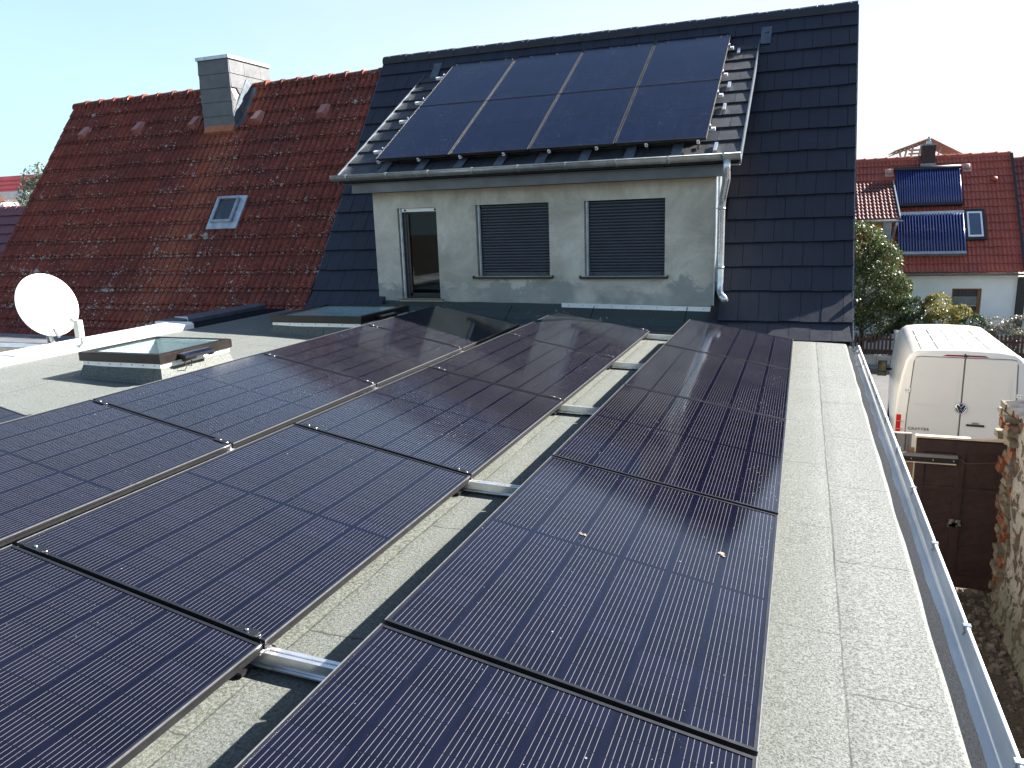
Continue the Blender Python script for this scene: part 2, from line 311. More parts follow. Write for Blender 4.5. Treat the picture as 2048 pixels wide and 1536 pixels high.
WOODO = mat('old post wood', (.23, .13, .075), .85, 0, .35, 8, .01, 30)
CONC = mat('old concrete', (.13, .125, .11), .95, 0, .3, 3, .01, 40)
TAUPE = mat('taupe metal profile', (.24, .21, .20), .55, .3, .12, 6)
SLATE = m_zinc('chimney slate', (.060, .068, .080), .5); 
SLATE = mat('fibre cement slate', (.072, .074, .082), .42, 0, .25, 5, .003, 40, .6)
LEAD = mat('lead sheet', (.10, .12, .145), .45, .5, .25, 7, .003, 20)
DARKIN = mat('dim interior', (.030, .028, .028), .9)
ORANGE = mat('mortar orange', (.36, .13, .07), .9, 0, .2, 8, .006, 40)

# ------------------------------------------------------------------ mesh builder
class MB:
    def __init__(s): s.v = []; s.f = []; s.mi = []; s.sm = []
    def add(s, vs, fs, mi=0, M=None, smooth=False):
        o = len(s.v)
        for p in vs:
            p = Vector(p); s.v.append(tuple(M @ p) if M else tuple(p))
        for f in fs: s.f.append(tuple(i+o for i in f)); s.mi.append(mi); s.sm.append(smooth)
        return s
    def box(s, x0, x1, y0, y1, z0, z1, mi=0, M=None):
        vs = [(x, y, z) for x in (x0, x1) for y in (y0, y1) for z in (z0, z1)]
        return s.add(vs, [(0, 1, 3, 2), (4, 6, 7, 5), (0, 4, 5, 1), (2, 3, 7, 6), (0, 2, 6, 4), (1, 5, 7, 3)], mi, M)
    def hexa(s, bot, top, mi=0, M=None):   # two quads
        return s.add(list(bot)+list(top), [(3, 2, 1, 0), (4, 5, 6, 7), (0, 1, 5, 4), (1, 2, 6, 5), (2, 3, 7, 6), (3, 0, 4, 7)], mi, M)
    def quad(s, a, b, c, d, mi=0, M=None): return s.add([a, b, c, d], [(0, 1, 2, 3)], mi, M)
    def prism(s, poly, axis, a, b, mi=0, M=None):     # polygon in the plane normal to axis, extruded a..b
        def P(u, v, t): return {'x': (t, u, v), 'y': (u, t, v), 'z': (u, v, t)}[axis]
        n = len(poly); vs = [P(u, v, a) for u, v in poly]+[P(u, v, b) for u, v in poly]
        fs = [tuple(range(n)), tuple(range(2*n-1, n-1, -1))]+[(i, (i+1) % n, n+(i+1) % n, n+i) for i in range(n)]
        return s.add(vs, fs, mi, M)
    def tube(s, pts, r, seg=10, mi=0, cap=True, M=None):
        pts = [Vector(p) for p in pts]; rs = r if isinstance(r, (list, tuple)) else [r]*len(pts)
        vs = []; ref = None
        for i, p in enumerate(pts):
            d = (pts[min(i+1, len(pts)-1)]-pts[max(i-1, 0)]).normalized()
            if ref is None: ref = d.orthogonal().normalized()
            a = (ref-d*ref.dot(d)).normalized(); ref = a; b = d.cross(a)
            for k in range(seg):
                t = 2*math.pi*k/seg; vs.append(p+(a*math.cos(t)+b*math.sin(t))*rs[i])
        fs = [(i*seg+k, i*seg+(k+1) % seg, (i+1)*seg+(k+1) % seg, (i+1)*seg+k) for i in range(len(pts)-1) for k in range(seg)]
        if cap: fs += [tuple(range(seg))[::-1], tuple((len(pts)-1)*seg+k for k in range(seg))]
        return s.add(vs, fs, mi, M, True)
    def trough(s, cx, cz, r, y0, y1, t=.003, a0=180, a1=360, seg=14, axis='y', mi=0):
        ang = [R(a0+(a1-a0)*i/seg) for i in range(seg+1)]
        def P(u, v, q): return (cx+u, q, cz+v) if axis == 'y' else (q, cx+u, cz+v)
        vs = []
        for q in (y0, y1):
            for rr in (r, r+t):
                for a in ang: vs.append(P(rr*math.cos(a), rr*math.sin(a), q))
        n = seg+1; fs = []
        for i in range(seg):
            fs += [(i, i+1, 2*n+i+1, 2*n+i), (n+i, 3*n+i, 3*n+i+1, n+i+1), (i, n+i, n+i+1, i+1), (2*n+i, 2*n+i+1, 3*n+i+1, 3*n+i)]
        s.add(vs, fs, mi, None, True)
    def build(s, name, mats, parent=None, org=(0, 0, 0), tagd=None):
        me = bpy.data.meshes.new(name); ox, oy, oz = org
        me.from_pydata([(x-ox, y-oy, z-oz) for x, y, z in s.v], [], s.f)
        for q in (mats if isinstance(mats, (list, tuple)) else [mats]): me.materials.append(q)
        me.polygons.foreach_set('material_index', s.mi); me.polygons.foreach_set('use_smooth', s.sm); me.update()
        o = bpy.data.objects.new(name, me); COL.objects.link(o)
        if parent: o.parent = parent
        else: o.location = org
        return o
    def split(s, name, mats, parent=None, org=(0, 0, 0)):
        # separate every cluster of touching pieces into an object of its own
        comps = []; par = list(range(len(s.v)))
        def fd(a):
            while par[a] != a: par[a] = par[par[a]]; a = par[a]
            return a
        for f in s.f:
            for q in f[1:]: par[fd(q)] = fd(f[0])
        bb = {}
        for i, v in enumerate(s.v):
            r = fd(i); t = bb.setdefault(r, [list(v), list(v)])
            for k in range(3): t[0][k] = min(t[0][k], v[k]); t[1][k] = max(t[1][k], v[k])
        ks = list(bb); gp_ = {k: k for k in ks}
        def fg(a):
            while gp_[a] != a: a = gp_[a]
            return a
        for i in range(len(ks)):
            for j in range(i):
                A, B = bb[ks[i]], bb[ks[j]]
                if all(A[0][k] <= B[1][k]+.004 and B[0][k] <= A[1][k]+.004 for k in range(3)): gp_[fg(ks[i])] = fg(ks[j])
        out = {}
        for fi, f in enumerate(s.f): out.setdefault(fg(fd(f[0])), []).append(fi)
        res = []
        for fl_ in out.values():
            m_ = MB(); mp_ = {}
            for fi in fl_:
                nf = []
                for q in s.f[fi]:
                    if q not in mp_: mp_[q] = len(m_.v); m_.v.append(s.v[q])
                    nf.append(mp_[q])
                m_.f.append(tuple(nf)); m_.mi.append(s.mi[fi]); m_.sm.append(s.sm[fi])
            res.append(m_.build(name, mats, parent, org))
        return res
def tag(o, label=None, cat=None, group=None, kind=None):
    for k, v in (('label', label), ('category', cat), ('group', group), ('kind', kind)):
        if v: o[k] = v
    return o
def thing(name, loc, label, cat, group=None):
    o = bpy.data.objects.new(name, None); COL.objects.link(o); o.location = loc; o.empty_display_size = .2
    return tag(o, label, cat, group)
def copy_tree(o, parent=None):
    c = o.copy(); COL.objects.link(c)
    if parent: c.parent = parent
    for ch in [q for q in o.children]: copy_tree(ch, c)
    return c
def smooth_noise(p, s): return noise.noise(Vector(p)*s)

G = -5.0
ROOF_A, ROOF_B = -1.5177, -.0333
def rz(x): return ROOF_A+ROOF_B*x

# ================================================================== SETTING
b = MB(); b.quad((-400, -200, G), (400, -200, G), (400, 900, G), (-400, 900, G)); tag(b.build('ground', m_ground()), kind='structure')
b = MB(); b.quad((-60, 11.6, G+.006), (60, 11.6, G+.006), (60, 25.2, G+.006), (-60, 25.2, G+.006))
tag(b.build('road', mat('asphalt', (.085, .084, .082), .95, 0, .2, .8, .006, 90)), kind='structure')
b = MB(); b.box(-60, 60, 25.2, 25.85, G-.2, G+.11); b.box(-60, 60, 25.08, 25.2, G-.2, G+.125, 1)
tag(b.build('pavement', [mat('paving', (.17, .165, .155), .9, 0, .2, 2, .004, 40), CONC]), kind='structure')
b = MB()
for i in range(900):
    x = random.uniform(.7, 2.5); y = random.uniform(5.2, 11.3)
    if random.random() < .35: x = 2.47-abs(random.gauss(0, .18))
    s_ = random.uniform(.012, .05)*(1.7 if random.random() < .1 else 1); q = [Vector((random.uniform(-1, 1), random.uniform(-1, 1), random.uniform(-.3, .5)))*s_ for _ in range(4)]
    h = Vector((x, y, G+s_*.25)); vs = []
    n_ = 6
    for k in range(n_): t = 2*math.pi*k/n_; rr = s_*random.uniform(.7, 1.2); vs.append(h+Vector((rr*math.cos(t), rr*math.sin(t), -s_*.3)))
    for k in range(n_): t = 2*math.pi*k/n_; rr = s_*random.uniform(.45, .8); vs.append(h+Vector((rr*math.cos(t), rr*math.sin(t), s_*random.uniform(.2, .6))))
    b.add(vs, [(k, (k+1) % n_, n_+(k+1) % n_, n_+k) for k in range(n_)]+[tuple(range(n_, 2*n_))])
tag(b.build('rubble', mat('stones', (.12, .095, .075), .95, 0, .4, 9, .01, 40)), 'loose stones and rubble covering the narrow alley floor', None, None, 'stuff')

# ================================================================== FLAT-ROOFED EXTENSION
X0, X1, Y0, Y1 = -7.30, .485, -3.0, 9.95
ext = thing('flat_roofed_extension', (-3.4, 3.5, G), 'single-storey extension with a flat grey-green felt roof carrying the solar panel rows', 'building')
EO = tuple(ext.location)
SK = [(-6.08, -5.27, 5.15, 5.93), (-5.96, -4.85, 7.77, 8.80)]      # skylight holes
def sheet(b, holes, x0, x1, y0, y1, zf, mi=0, dx=.25):
    xs = sorted(set([x0, x1]+[h[0] for h in holes]+[h[1] for h in holes])); ys = sorted(set([y0, y1]+[h[2] for h in holes]+[h[3] for h in holes]))
    for i in range(len(xs)-1):
        for j in range(len(ys)-1):
            cx, cy = (xs[i]+xs[i+1])/2, (ys[j]+ys[j+1])/2
            if any(h[0] < cx < h[1] and h[2] < cy < h[3] for h in holes): continue
            nx = max(1, int((xs[i+1]-xs[i])/dx)); ny = max(1, int((ys[j+1]-ys[j])/dx))
            vs = [(xs[i]+(xs[i+1]-xs[i])*a/nx, ys[j]+(ys[j+1]-ys[j])*c/ny) for c in range(ny+1) for a in range(nx+1)]
            b.add([(x, y, zf(x, y)) for x, y in vs], [(c*(nx+1)+a, c*(nx+1)+a+1, (c+1)*(nx+1)+a+1, (c+1)*(nx+1)+a) for c in range(ny) for a in range(nx)], mi, None, True)
b = MB(); sheet(b, SK, X0, X1, Y0, Y1, lambda x, y: rz(x)+(.006*smooth_noise((x, y, 0), 1.4) if X0+.1 < x < X1-.05 else 0))
n_ = 120                     # rounded, slightly wavy drip edge
vs = []
for i in range(n_+1):
    y = Y0+(9.42-Y0)*i/n_; wv = .006*smooth_noise((0, y, 3), 2.5)
    vs += [(X1, y, rz(X1)), (X1+.012+wv, y, rz(X1)-.004), (X1+.020+wv, y, rz(X1)-.016)]
b.add(vs, [(3*i+k, 3*i+k+1, 3*i+k+4, 3*i+k+3) for i in range(n_) for k in range(2)], 0, None, True)
b.build('roof_membrane', MEM, ext, EO)
b = MB(); vs = []
for i in range(n_+1):
    y = Y0+(9.42-Y0)*i/n_; wv = .013*smooth_noise((5, y, 3), 3.0)+.006*smooth_noise((5, y, 3), 11)
    vs += [(X1+.010, y, rz(X1)-.012), (X1+.050, y, rz(X1)-.040), (X1+.088+wv, y, rz(X1)-.082)]
b.add(vs, [(3*i+k, 3*i+k+1, 3*i+k+4, 3*i+k+3) for i in range(n_) for k in range(2)], 0, None, True)
b.build('eaves_felt_strip', FDK, ext, EO)
b = MB(); b.box(X0+.01, X1-.02, Y0, 9.7, G, G+.5); b.box(X1-.30, X1-.02, Y0, 9.7, G+.5, rz(X1)-.1); b.box(X0+.02, X0+.3, Y0, 9.7, G+.5, rz(X0)-.05); b.box(X0, X1-.02, Y0-.05, Y0+.2, G, rz(X1)-.03)
b.box(X0+.3, X1-.3, Y0+.2, 9.7, G+.5, G+.55)
b.build('wall', RENDER, ext, EO)
# torn flap of felt at the far corner
b = MB(); b.add([(.40, 9.38, rz(.4)+.004), (.49, 9.36, rz(.49)+.003), (.50, 9.46, rz(.49)+.02), (.47, 9.52, rz(.49)+.09), (.44, 9.50, rz(.49)+.045)], [(0, 1, 2, 4), (2, 3, 4)])
b.build('loose_felt_corner', MEM, ext, EO)
# parapet flashing on the left, with a jog; far part coloured darker for the house shade
b = MB()
for (xa, xb, ya, yb, m_) in ((-7.62, -7.30, -3, 7.74, 0), (-7.86, -7.68, 7.74, 9.95, 1)):
    zt = rz(xa)+.055
    prof = [(xb+.02, rz(xb)-.02), (xb+.02, zt-.01), (xb, zt+.004), (xa, zt+.02), (xa-.01, zt-.12), (xa+.01, zt-.12)]
    b.prism(prof, 'y', ya, yb, m_)
    for k in range(int((yb-ya)/2)+1):
        yy = ya+2*k+.3
        if yy < yb-.1: b.box(xa-.012, xb+.023, yy, yy+.012, zt-.05, zt+.026)
b.box(-7.88, -7.30, 7.70, 7.739, rz(-7.6)-.05, rz(-7.6)+.072)
b.split('parapet_flashing', [ALUW, LEAD], ext, EO)
b = MB(); b.box(-7.68, -7.28, 7.78, 9.95, rz(-7.5)-.03, rz(-7.5)+.004); b.box(-7.9, -7.31, -3, 9.95, G, rz(-7.6)-.02, 1)
b.build('parapet_base', [FDK, RENDER], ext, EO)
# gutter of the extension
gx, gz, gr = .588, rz(X1)-.050, .054
b = MB(); b.trough(gx, gz, gr, Y0, 9.44)
b.tube([(gx+gr+.004, Y0, gz+.004), (gx+gr+.004, 9.44, gz+.004)], .0095, 8)
b.add([(gx+gr*math.cos(R(a)), 9.44, gz+gr*math.sin(R(a))) for a in range(180, 361, 12)], [tuple(range(16))])
gut = b.build('gutter', GZINC, ext, EO)
for k in range(14):
    y = 9.30-.78*k
    b = MB(); b.box(gx+gr-.010, gx+gr+.017, y-.012, y+.012, gz-.002, gz+.0165); b.trough(gx, gz, gr-.003, y-.011, y+.011, .001, 330, 362, 4)
    if k < 2: b.trough(gx, gz, gr-.004, y-.012, y+.012, .002, 200, 350, 10)
    b.build('gutter_bracket', ZINC, gut, EO)

# skylights of the flat roof
def skylight(fx0, fx1, fy0, fy1, hole, label, motor):
    zt = rz((fx0+fx1)/2)+.245
    sl = thing('skylight', ((fx0+fx1)/2, (fy0+fy1)/2, rz((fx0+fx1)/2)), label, 'skylight', 'skylights in the flat roof')
    so_ = tuple(sl.location)
    cx0, cx1, cy0, cy1 = fx0+.035, fx1-.035, fy0+.035, fy1-.035
    def zl(x, d): return rz(x)+d
    # felt upstand: flared skirt
    b = MB()
    for o1, h1, o2, h2 in ((.10, .004, .045, .022), (.045, .022, .010, .13),):
        A = [(cx0-o1, cy0-o1), (cx1+o1, cy0-o1), (cx1+o1, cy1+o1), (cx0-o1, cy1+o1)]; B = [(cx0-o2, cy0-o2), (cx1+o2, cy0-o2), (cx1+o2, cy1+o2), (cx0-o2, cy1+o2)]
        vs = [(x, y, zl(x, h1)) for x, y in A]+[(x, y, zl(x, h2)) for x, y in B]
        b.add(vs, [(i, (i+1) % 4, 4+(i+1) % 4, 4+i) for i in range(4)])
    b.build('felt_upstand', MEM, sl, so_)
    b = MB()
    def ring(x0, x1, y0, y1, w_, z0, z1, mi=0):
        b.box(x0, x1, y0, y0+w_, z0, z1, mi); b.box(x0, x1, y1-w_, y1, z0, z1, mi); b.box(x0, x0+w_, y0+w_, y1-w_, z0, z1, mi); b.box(x1-w_, x1, y0+w_, y1-w_, z0, z1, mi)
    ring(cx0-.016, cx1+.016, cy0-.016, cy1+.016, .05, zt-.125, zt-.078)
    kb = b.build('kerb_strip', ALUW, sl, so_)
    b = MB()
    for k in range(7):
        xx = cx0+.05+(cx1-cx0-.1)*k/6; b.tube([(xx, cy0-.016, zt-.10), (xx, cy0-.021, zt-.10)], .006, 6)
        yy = cy0+.05+(cy1-cy0-.1)*k/6; b.tube([(cx1+.016, yy, zt-.10), (cx1+.021, yy, zt-.10)], .006, 6)
    b.split('screw', STEEL, kb, so_)
    b = MB(); ring(fx0, fx1, fy0, fy1, .020, zt-.080, zt-.008); ring(fx0+.004, fx1-.004, fy0+.004, fy1-.004, .060, zt-.016, zt+.001); fr = b.build('frame', BROWN, sl, so_)
    b = MB(); b.box(fx0+.0645, fx1-.0645, fy0+.0645, fy1-.0645, zt-.014, zt-.0045); b.build('glass_pane', GLASS, sl, so_)
    b = MB(); h = hole; zb = rz(h[0])-.55
    for (p, q) in (((h[0], h[2]), (h[1], h[2])), ((h[1], h[2]), (h[1], h[3])), ((h[1], h[3]), (h[0], h[3])), ((h[0], h[3]), (h[0], h[2]))):
        b.quad((p[0], p[1], zb), (q[0], q[1], zb), (q[0], q[1], zt-.016), (p[0], p[1], zt-.016))
    b.quad((h[0], h[2], zb), (h[1], h[2], zb), (h[1], h[3], zb), (h[0], h[3], zb), 1)
    b.build('light_shaft', [WSHAFT, mat('shaft bottom', (.5, .56, .55), .8)], sl, so_)
    if motor:
        b = MB(); ym = (fy0+fy1)/2; mm = Matrix.Translation((fx1+.045, ym-.06, zt-.045)) @ Matrix.Rotation(R(12), 4, 'Y')
        b.box(-.045, .045, -.19, .19, -.012, .012, 0, mm); b.box(-.042, .042, -.18, .18, .012, .016, 1, mm)
        b.tube([(fx1+.05, ym-.24, zt-.075), (fx1+.05, ym-.10, zt-.075)], .022, 8); b.tube([(fx1+.05, ym+.08, zt-.075), (fx1+.05, ym+.14, zt-.075)], .018, 8)
        b.tube([(fx1+.02, ym-.2, zt-.08), (fx1+.05, ym-.22, zt-.13), (fx1+.04, ym-.14, zt-.15), (fx1+.01, ym-.1, zt-.11)], .005, 6)
        b.build('shade_motor', [BLACKM, CELLD], sl, so_)
    return sl
skylight(-6.15, -5.20, 5.08, 6.00, SK[0], 'sunlit square skylight with a motor box, behind the long panel row near the satellite dish', True)
skylight(-6.05, -4.77, 7.69, 8.88, SK[1], 'larger shaded skylight with teal reflecting glass close under the dark roof', True)

# ================================================================== SOLAR PANELS ON THE FLAT ROOF
PW, PL, GAP = 1.134, 1.722, .02
rows = {3: (-1.1487, -1.2212, -.0724, -1.4152, 1.8788), 2: (-2.7145, -1.1517, -1.6501, -1.358, 1.8653), 1: (-4.3241, -1.0914, -3.2583, -1.3089, 1.8955), 0: (-5.93, -1.033, -4.865, -1.256, 1.895)}
def make_panel(name, Wd, Ln, cells, ncl, group, label):
    root = thing(name, (0, 0, 0), label, 'solar panel', group)
    b = MB(); hw, hl, fwid, d = Wd/2, Ln/2, .012, .034
    for (x0, x1, y0, y1) in ((-hw, hw, -hl, -hl+fwid), (-hw, hw, hl-fwid, hl), (-hw, -hw+fwid, -hl+fwid, hl-fwid), (hw-fwid, hw, -hl+fwid, hl-fwid)):
        b.box(x0, x1, y0, y1, -.006, .0015, 0)
    e_ = .0028 if Wd > 1.1 else .0008
    for (x0, x1, y0, y1) in ((-hw-.0004, -hw+e_, -hl, hl), (hw-e_, hw+.0004, -hl, hl)): b.box(x0, x1, y0, y1, -.003, .0028, 2)
    # side skirts with a thin groove, lighter where raw metal shows
    for (x0, x1, y0, y1) in ((-hw, hw, -hl, -hl+.004), (-hw, hw, hl-.004, hl), (-hw, -hw+.004, -hl+.004, hl-.004), (hw-.004, hw, -hl+.004, hl-.004)):
        b.box(x0, x1, y0, y1, -.014, -.006, 1); b.box(x0, x1, y0, y1, -d, -.020, 1)
    for (x0, x1, y0, y1) in ((-hw+.003, hw-.003, -hl+.003, -hl+.03), (-hw+.003, hw-.003, hl-.03, hl-.003), (-hw+.003, -hw+.03, -hl+.003, hl-.003), (hw-.03, hw-.003, -hl+.003, hl-.003)):
        b.box(x0, x1, y0, y1, -d+.001, -d+.003, 1)
        b.box(x0+.002, x1-.002, y0+.002, y1-.002, -.021, -.013, 0)
    b.build('frame', [FRAME, FRSIDE, EDGE], root)
    b = MB(); b.box(-hw+fwid, hw-fwid, -hl+fwid, hl-fwid, -.0055, -.001); b.build('cell_sheet', cells, root)
    b = MB(); b.box(-.09, .09, -.03, .03, -.028, -.008); b.build('junction_box', BLACKM, root)
    return root
proto = make_panel('solar_panel', PW, PL, CELLS, 6, 'solar panels on the flat roof', 'x')
rowname = {3: 'row nearest the right gutter', 2: 'second row from the gutter', 1: 'third row from the gutter', 0: 'outermost left row'}
jr = {3: range(-1, 4), 2: range(-1, 4), 1: range(-1, 4), 0: range(-1, 1)}
ordn = ['first', 'second', 'third', 'fourth', 'fifth']
used = False; PANEL_M = {}
for k, (xl, zl_, xr, zr_, y0) in rows.items():
    tilt = math.atan2(zl_-zr_, xr-xl); ax = Vector((xr-xl, 0, zr_-zl_)).normalized()
    scx = math.hypot(xr-xl, zr_-zl_)/PW
    jl = list(jr[k])
    for j in jl:
        p_ = proto if not used else copy_tree(proto); used = True
        p_.location = ((xl+xr)/2, y0+1.742*j+PL/2+.01, (zl_+zr_)/2); p_.rotation_euler = (R(random.uniform(-.12, .12)), tilt+R(random.uniform(-.1, .1)), 0)
        i_ = jl[-1]-j
        nm = 'black solar panel, %s from the house in the %s' % (ordn[i_], rowname[k])
        if k == 3 and j == 0: nm = 'black solar panel with two bird droppings, fourth from the house nearest the gutter'
        if k == 1 and j == 3: nm = 'black solar panel half in dormer shadow, ending the third row from the gutter'
        if k == 0: nm = ['black solar panel whose far corner just shows at the left photo edge', 'black solar panel of the outermost left row, nearer the camera, mostly outside the photo'][i_]
        p_['label'] = nm
        PANEL_M[(k, j)] = p_
# bird droppings: on the panel, but a part of nothing -> own little things
def dropping(k, j, u, v, s_, label):
    xl, zl_, xr, zr_, y0 = rows[k]; P = Vector((xl+(xr-xl)*u, y0+1.742*j+1.74*v, zl_+(zr_-zl_)*u+.003))
    b = MB(); n = 14; ax = Vector((xr-xl, 0, zr_-zl_)).normalized(); N = Vector((-ax.z, 0, ax.x))
    for q in range(6):
        c = P+ax*random.gauss(0, s_*.5)+Vector((0, random.gauss(0, s_*.5), 0)); rr = s_*random.uniform(.25, .6)
        vs = [c+N*.0015]+[c+(ax*math.cos(2*math.pi*i/n)+Vector((0, 1, 0))*math.sin(2*math.pi*i/n))*rr*random.uniform(.55, 1.2)-N*.001 for i in range(n)]
        b.add(vs, [(0, 1+i, 1+(i+1) % n) for i in range(n)])
    tag(b.build('bird_dropping', mat('dropping', (.23, .20, .15), .9), None, tuple(P)), label, 'bird dropping', 'bird droppings on the panels')
dropping(3, 0, .83, .66, .017, 'beige bird dropping near the right edge of the fourth panel beside the gutter')
dropping(3, 0, .33, .56, .013, 'fainter bird dropping in the left half of the fourth panel beside the gutter')
# mounting rails across the rows and their clamps
def low_line(x): return -1.4152-.0333*(x+.0724)
def rail(j, yb, xa, xb, label):
    rl = thing('mounting_rail', ((xa+xb)/2, yb, low_line((xa+xb)/2)-.09), label, 'mounting rail', 'aluminium rails under the flat roof panels'); ro = tuple(rl.location)
    b = MB()
    def hx(x0, x1, ya, yb_, d0, d1, mi=0):
        bt = [(x0, ya, low_line(x0)-.035-d0), (x1, ya, low_line(x1)-.035-d0), (x1, yb_, low_line(x1)-.035-d0), (x0, yb_, low_line(x0)-.035-d0)]
        tp = [(x, y, z+d0-d1) for x, y, z in bt]; b.hexa(bt, tp, mi)
    hx(xa, xb, yb-.020, yb-.005, .045, .002); hx(xa, xb, yb-.005, yb+.005, .045, .008); hx(xa, xb, yb+.005, yb+.020, .045, .002); hx(xa, xb, yb-.032, yb+.032, .052, .046)
    b.build('rail', ALU, rl, ro)
    b = MB()
    for k, (xl, zl_, xr, zr_, y0) in rows.items():
        if xl > xb or xr < xa-.3: continue
        for x in (xl+.30, xr-.18):
            z = low_line(x)-.087; b.box(x-.16, x+.16, yb-.09, yb+.09, z-.014, z)
    b.split('rubber_pad', BLACKM, rl, ro)
    for k, (xl, zl_, xr, zr_, y0) in rows.items():
        if xl < xa-.05 or xr > xb+.05: continue
        b = MB(); z1 = zl_-.036
        b.hexa([(xl+.03, yb-.02, low_line(xl)-.04), (xl+.05, yb-.02, low_line(xl)-.04), (xl+.05, yb+.02, low_line(xl)-.04), (xl+.03, yb+.02, low_line(xl)-.04)], [(xl+.05, yb-.02, z1-.008), (xl+.09, yb-.02, z1-.014), (xl+.09, yb+.02, z1-.014), (xl+.05, yb+.02, z1-.008)])
        b.box(xr-.06, xr+(.012 if xr < -1 else -.01), yb-.03, yb+.03, zr_-.05, zr_-.038); b.box(xr+.002-(.02 if xr > -1 else 0), xr+.010-(.02 if xr > -1 else 0), yb-.012, yb+.012, zr_-.04, zr_-.006)
        b.build('support_foot', ALU, rl, ro)
        for u in (.055, .945):
            x = xl+(xr-xl)*u; z = zl_+(zr_-zl_)*u; mm = Matrix.Translation((x, yb, z)) @ Matrix.Rotation(math.atan2(zl_-zr_, xr-xl), 4, 'Y')
            b = MB(); b.box(-.04, .04, -.019, .019, .002, .0055, 0, mm); b.tube([(0, 0, .0055), (0, 0, .0115)], .0065, 8, 1, True, mm); b.tube([(.046, -.012, .003), (.055, 0, .0055), (.046, .012, .003)], .0025, 5, 1, True, mm)
            b.build('clamp', [FRAME, STEEL], rl, ro)
rails_l = ['nearest the camera', 'second from the camera', 'third from the camera', 'second from the house', 'closest to the house wall']
for i_, j in enumerate((0, 1, 2, 3, 4)):
    rail(j, 1.887+1.742*j if j < 4 else 1.887+1.742*4, -4.40 if j > 1 else -6.0, -.13, 'silver aluminium rail crossing under the panel rows, '+rails_l[i_])
rail(-1, 1.887-1.742, -6.0, -.13, 'silver aluminium rail under the panel ends directly in front of the camera')
# cable lying between rows
b = MB(); pts = []
for i in range(40):
    y = 2.2+i*.1; x = -3.20+.02*math.sin(i*1.3)+.03*smooth_noise((i*.3, 0, 0), 1); pts.append((x, y, rz(x)+.012+.008*max(0, math.sin(i*.9))))
b.tube(pts, .004, 6); tag(b.build('cable', BLACKM, None, (-3.2, 4, rz(-3.2))), 'thin black cable lying on the felt under the low edge of the third panel row', 'cable')

# ================================================================== DARK HOUSE
house = thing('house_with_dormer', (-3.2, 12.6, G), 'house with anthracite flat-tiled roof and wide rendered dormer behind the flat roof', 'house'); HO = tuple(house.location)
th = R(54)
prof = [(9.33, -1.535), (9.60, -1.31), (9.92-.02, -.989-.025), (12.60, -.989+math.tan(th)*(12.60-9.92))]
def path(prof):
    L = [0]
    for i in range(len(prof)-1): L.append(L[-1]+math.hypot(prof[i+1][0]-prof[i][0], prof[i+1][1]-prof[i][1]))
    def at(t):
        for i in range(len(prof)-1):
            if t <= L[i+1] or i == len(prof)-2:
                a = (t-L[i])/(L[i+1]-L[i]); return (prof[i][0]+(prof[i+1][0]-prof[i][0])*a, prof[i][1]+(prof[i+1][1]-prof[i][1])*a)
    return at, L[-1]
def flat_tiles(b, prof, x0, x1, s, w_, skip=None, k0=0, thk=.022, t_start=0.0, courses=None):
    at, LL = path(prof); k = k0; ts = list(courses) if courses else None
    if ts is None:
        ts = []; t = t_start
        while t < LL-.02: ts.append(t); t += s
        ts.append(LL)
    for k in range(k0, len(ts)-1):
        t0, t1 = ts[k], min(ts[k+1]+.03, LL)
        (ya, za), (yb, zb) = at(t0), at(t1); d = Vector((0, yb-ya, zb-za)).normalized(); n = Vector((0, -d.z, d.y))
        cuts = [x0]; x = x0+(w_/2 if k % 2 else w_)
        while x < x1-.03: cuts.append(x); x += w_
        cuts.append(x1)
        for i in range(len(cuts)-1):
            a, c = cuts[i]+.0022, cuts[i+1]-.0022; xm = (a+c)/2
            if skip and skip(xm, (za+zb)/2): continue
            j1, j2 = random.uniform(-.003, .004), random.uniform(-.003, .004)
            P = lambda x, y, z, h: tuple(Vector((x, y, z))+n*h)
            dn = random.uniform(-.006, .006)
            e = (0, d.y*dn, d.z*dn)
            bt = [P(a, ya+e[1], za+e[2], .012), P(c, ya+e[1], za+e[2], .012), P(c, yb, zb, -.010), P(a, yb, zb, -.010)]
            tp = [P(a, ya+e[1], za+e[2], .012+thk+j1), P(c, ya+e[1], za+e[2], .012+thk+j2), P(c, yb, zb, .010), P(a, yb, zb, .010)]
            o = len(b.v); b.hexa(bt, tp)
XE0, XE1 = -6.93, .575
at_, LL_ = path(prof)
crs = [0, .245, .245+.355]
t = path(prof[:3])[1]; crs = [0, .30, t]
while crs[-1] < LL_-.3: crs.append(crs[-1]+.352)
crs[-1] = min(crs[-1], LL_-.05); crs.append(LL_)
b = MB()
flat_tiles(b, prof, XE0, XE1, .35, .235, lambda x, z: (-5.75 < x < -1.02 and z < 2.15) or (x < -5.7 and z < -1.25), courses=crs)
b.build('roof', BTILE, house, HO)
b = MB()   # decking underneath, gables, back slope
at, LLm = path(prof)
xs = ((XE0+.02, -5.72), (-1.04, XE1-.02))
for xa, xb in xs:
    pp = prof if xa > -2 else prof[1:]
    for i in range(len(pp)-1): b.quad((xa, pp[i][0]+.03, pp[i][1]-.03), (xb, pp[i][0]+.03, pp[i][1]-.03), (xb, pp[i+1][0]+.03, pp[i+1][1]-.03), (xa, pp[i+1][0]+.03, pp[i+1][1]-.03))
b.quad((-5.72, 12.2, 2.1), (-1.04, 12.2, 2.1), (-1.04, 12.62, 2.68), (-5.72, 12.62, 2.68))
b.build('roof_deck', DARKIN, house, HO)
rzt = prof[-1][1]
b = MB(); b.quad((XE0, 12.6, rzt), (XE1, 12.6, rzt), (XE1, 16.6, rzt-4*1.376), (XE0, 16.6, rzt-4*1.376)); b.build('back_roof', BTILE, house, HO)
b = MB()
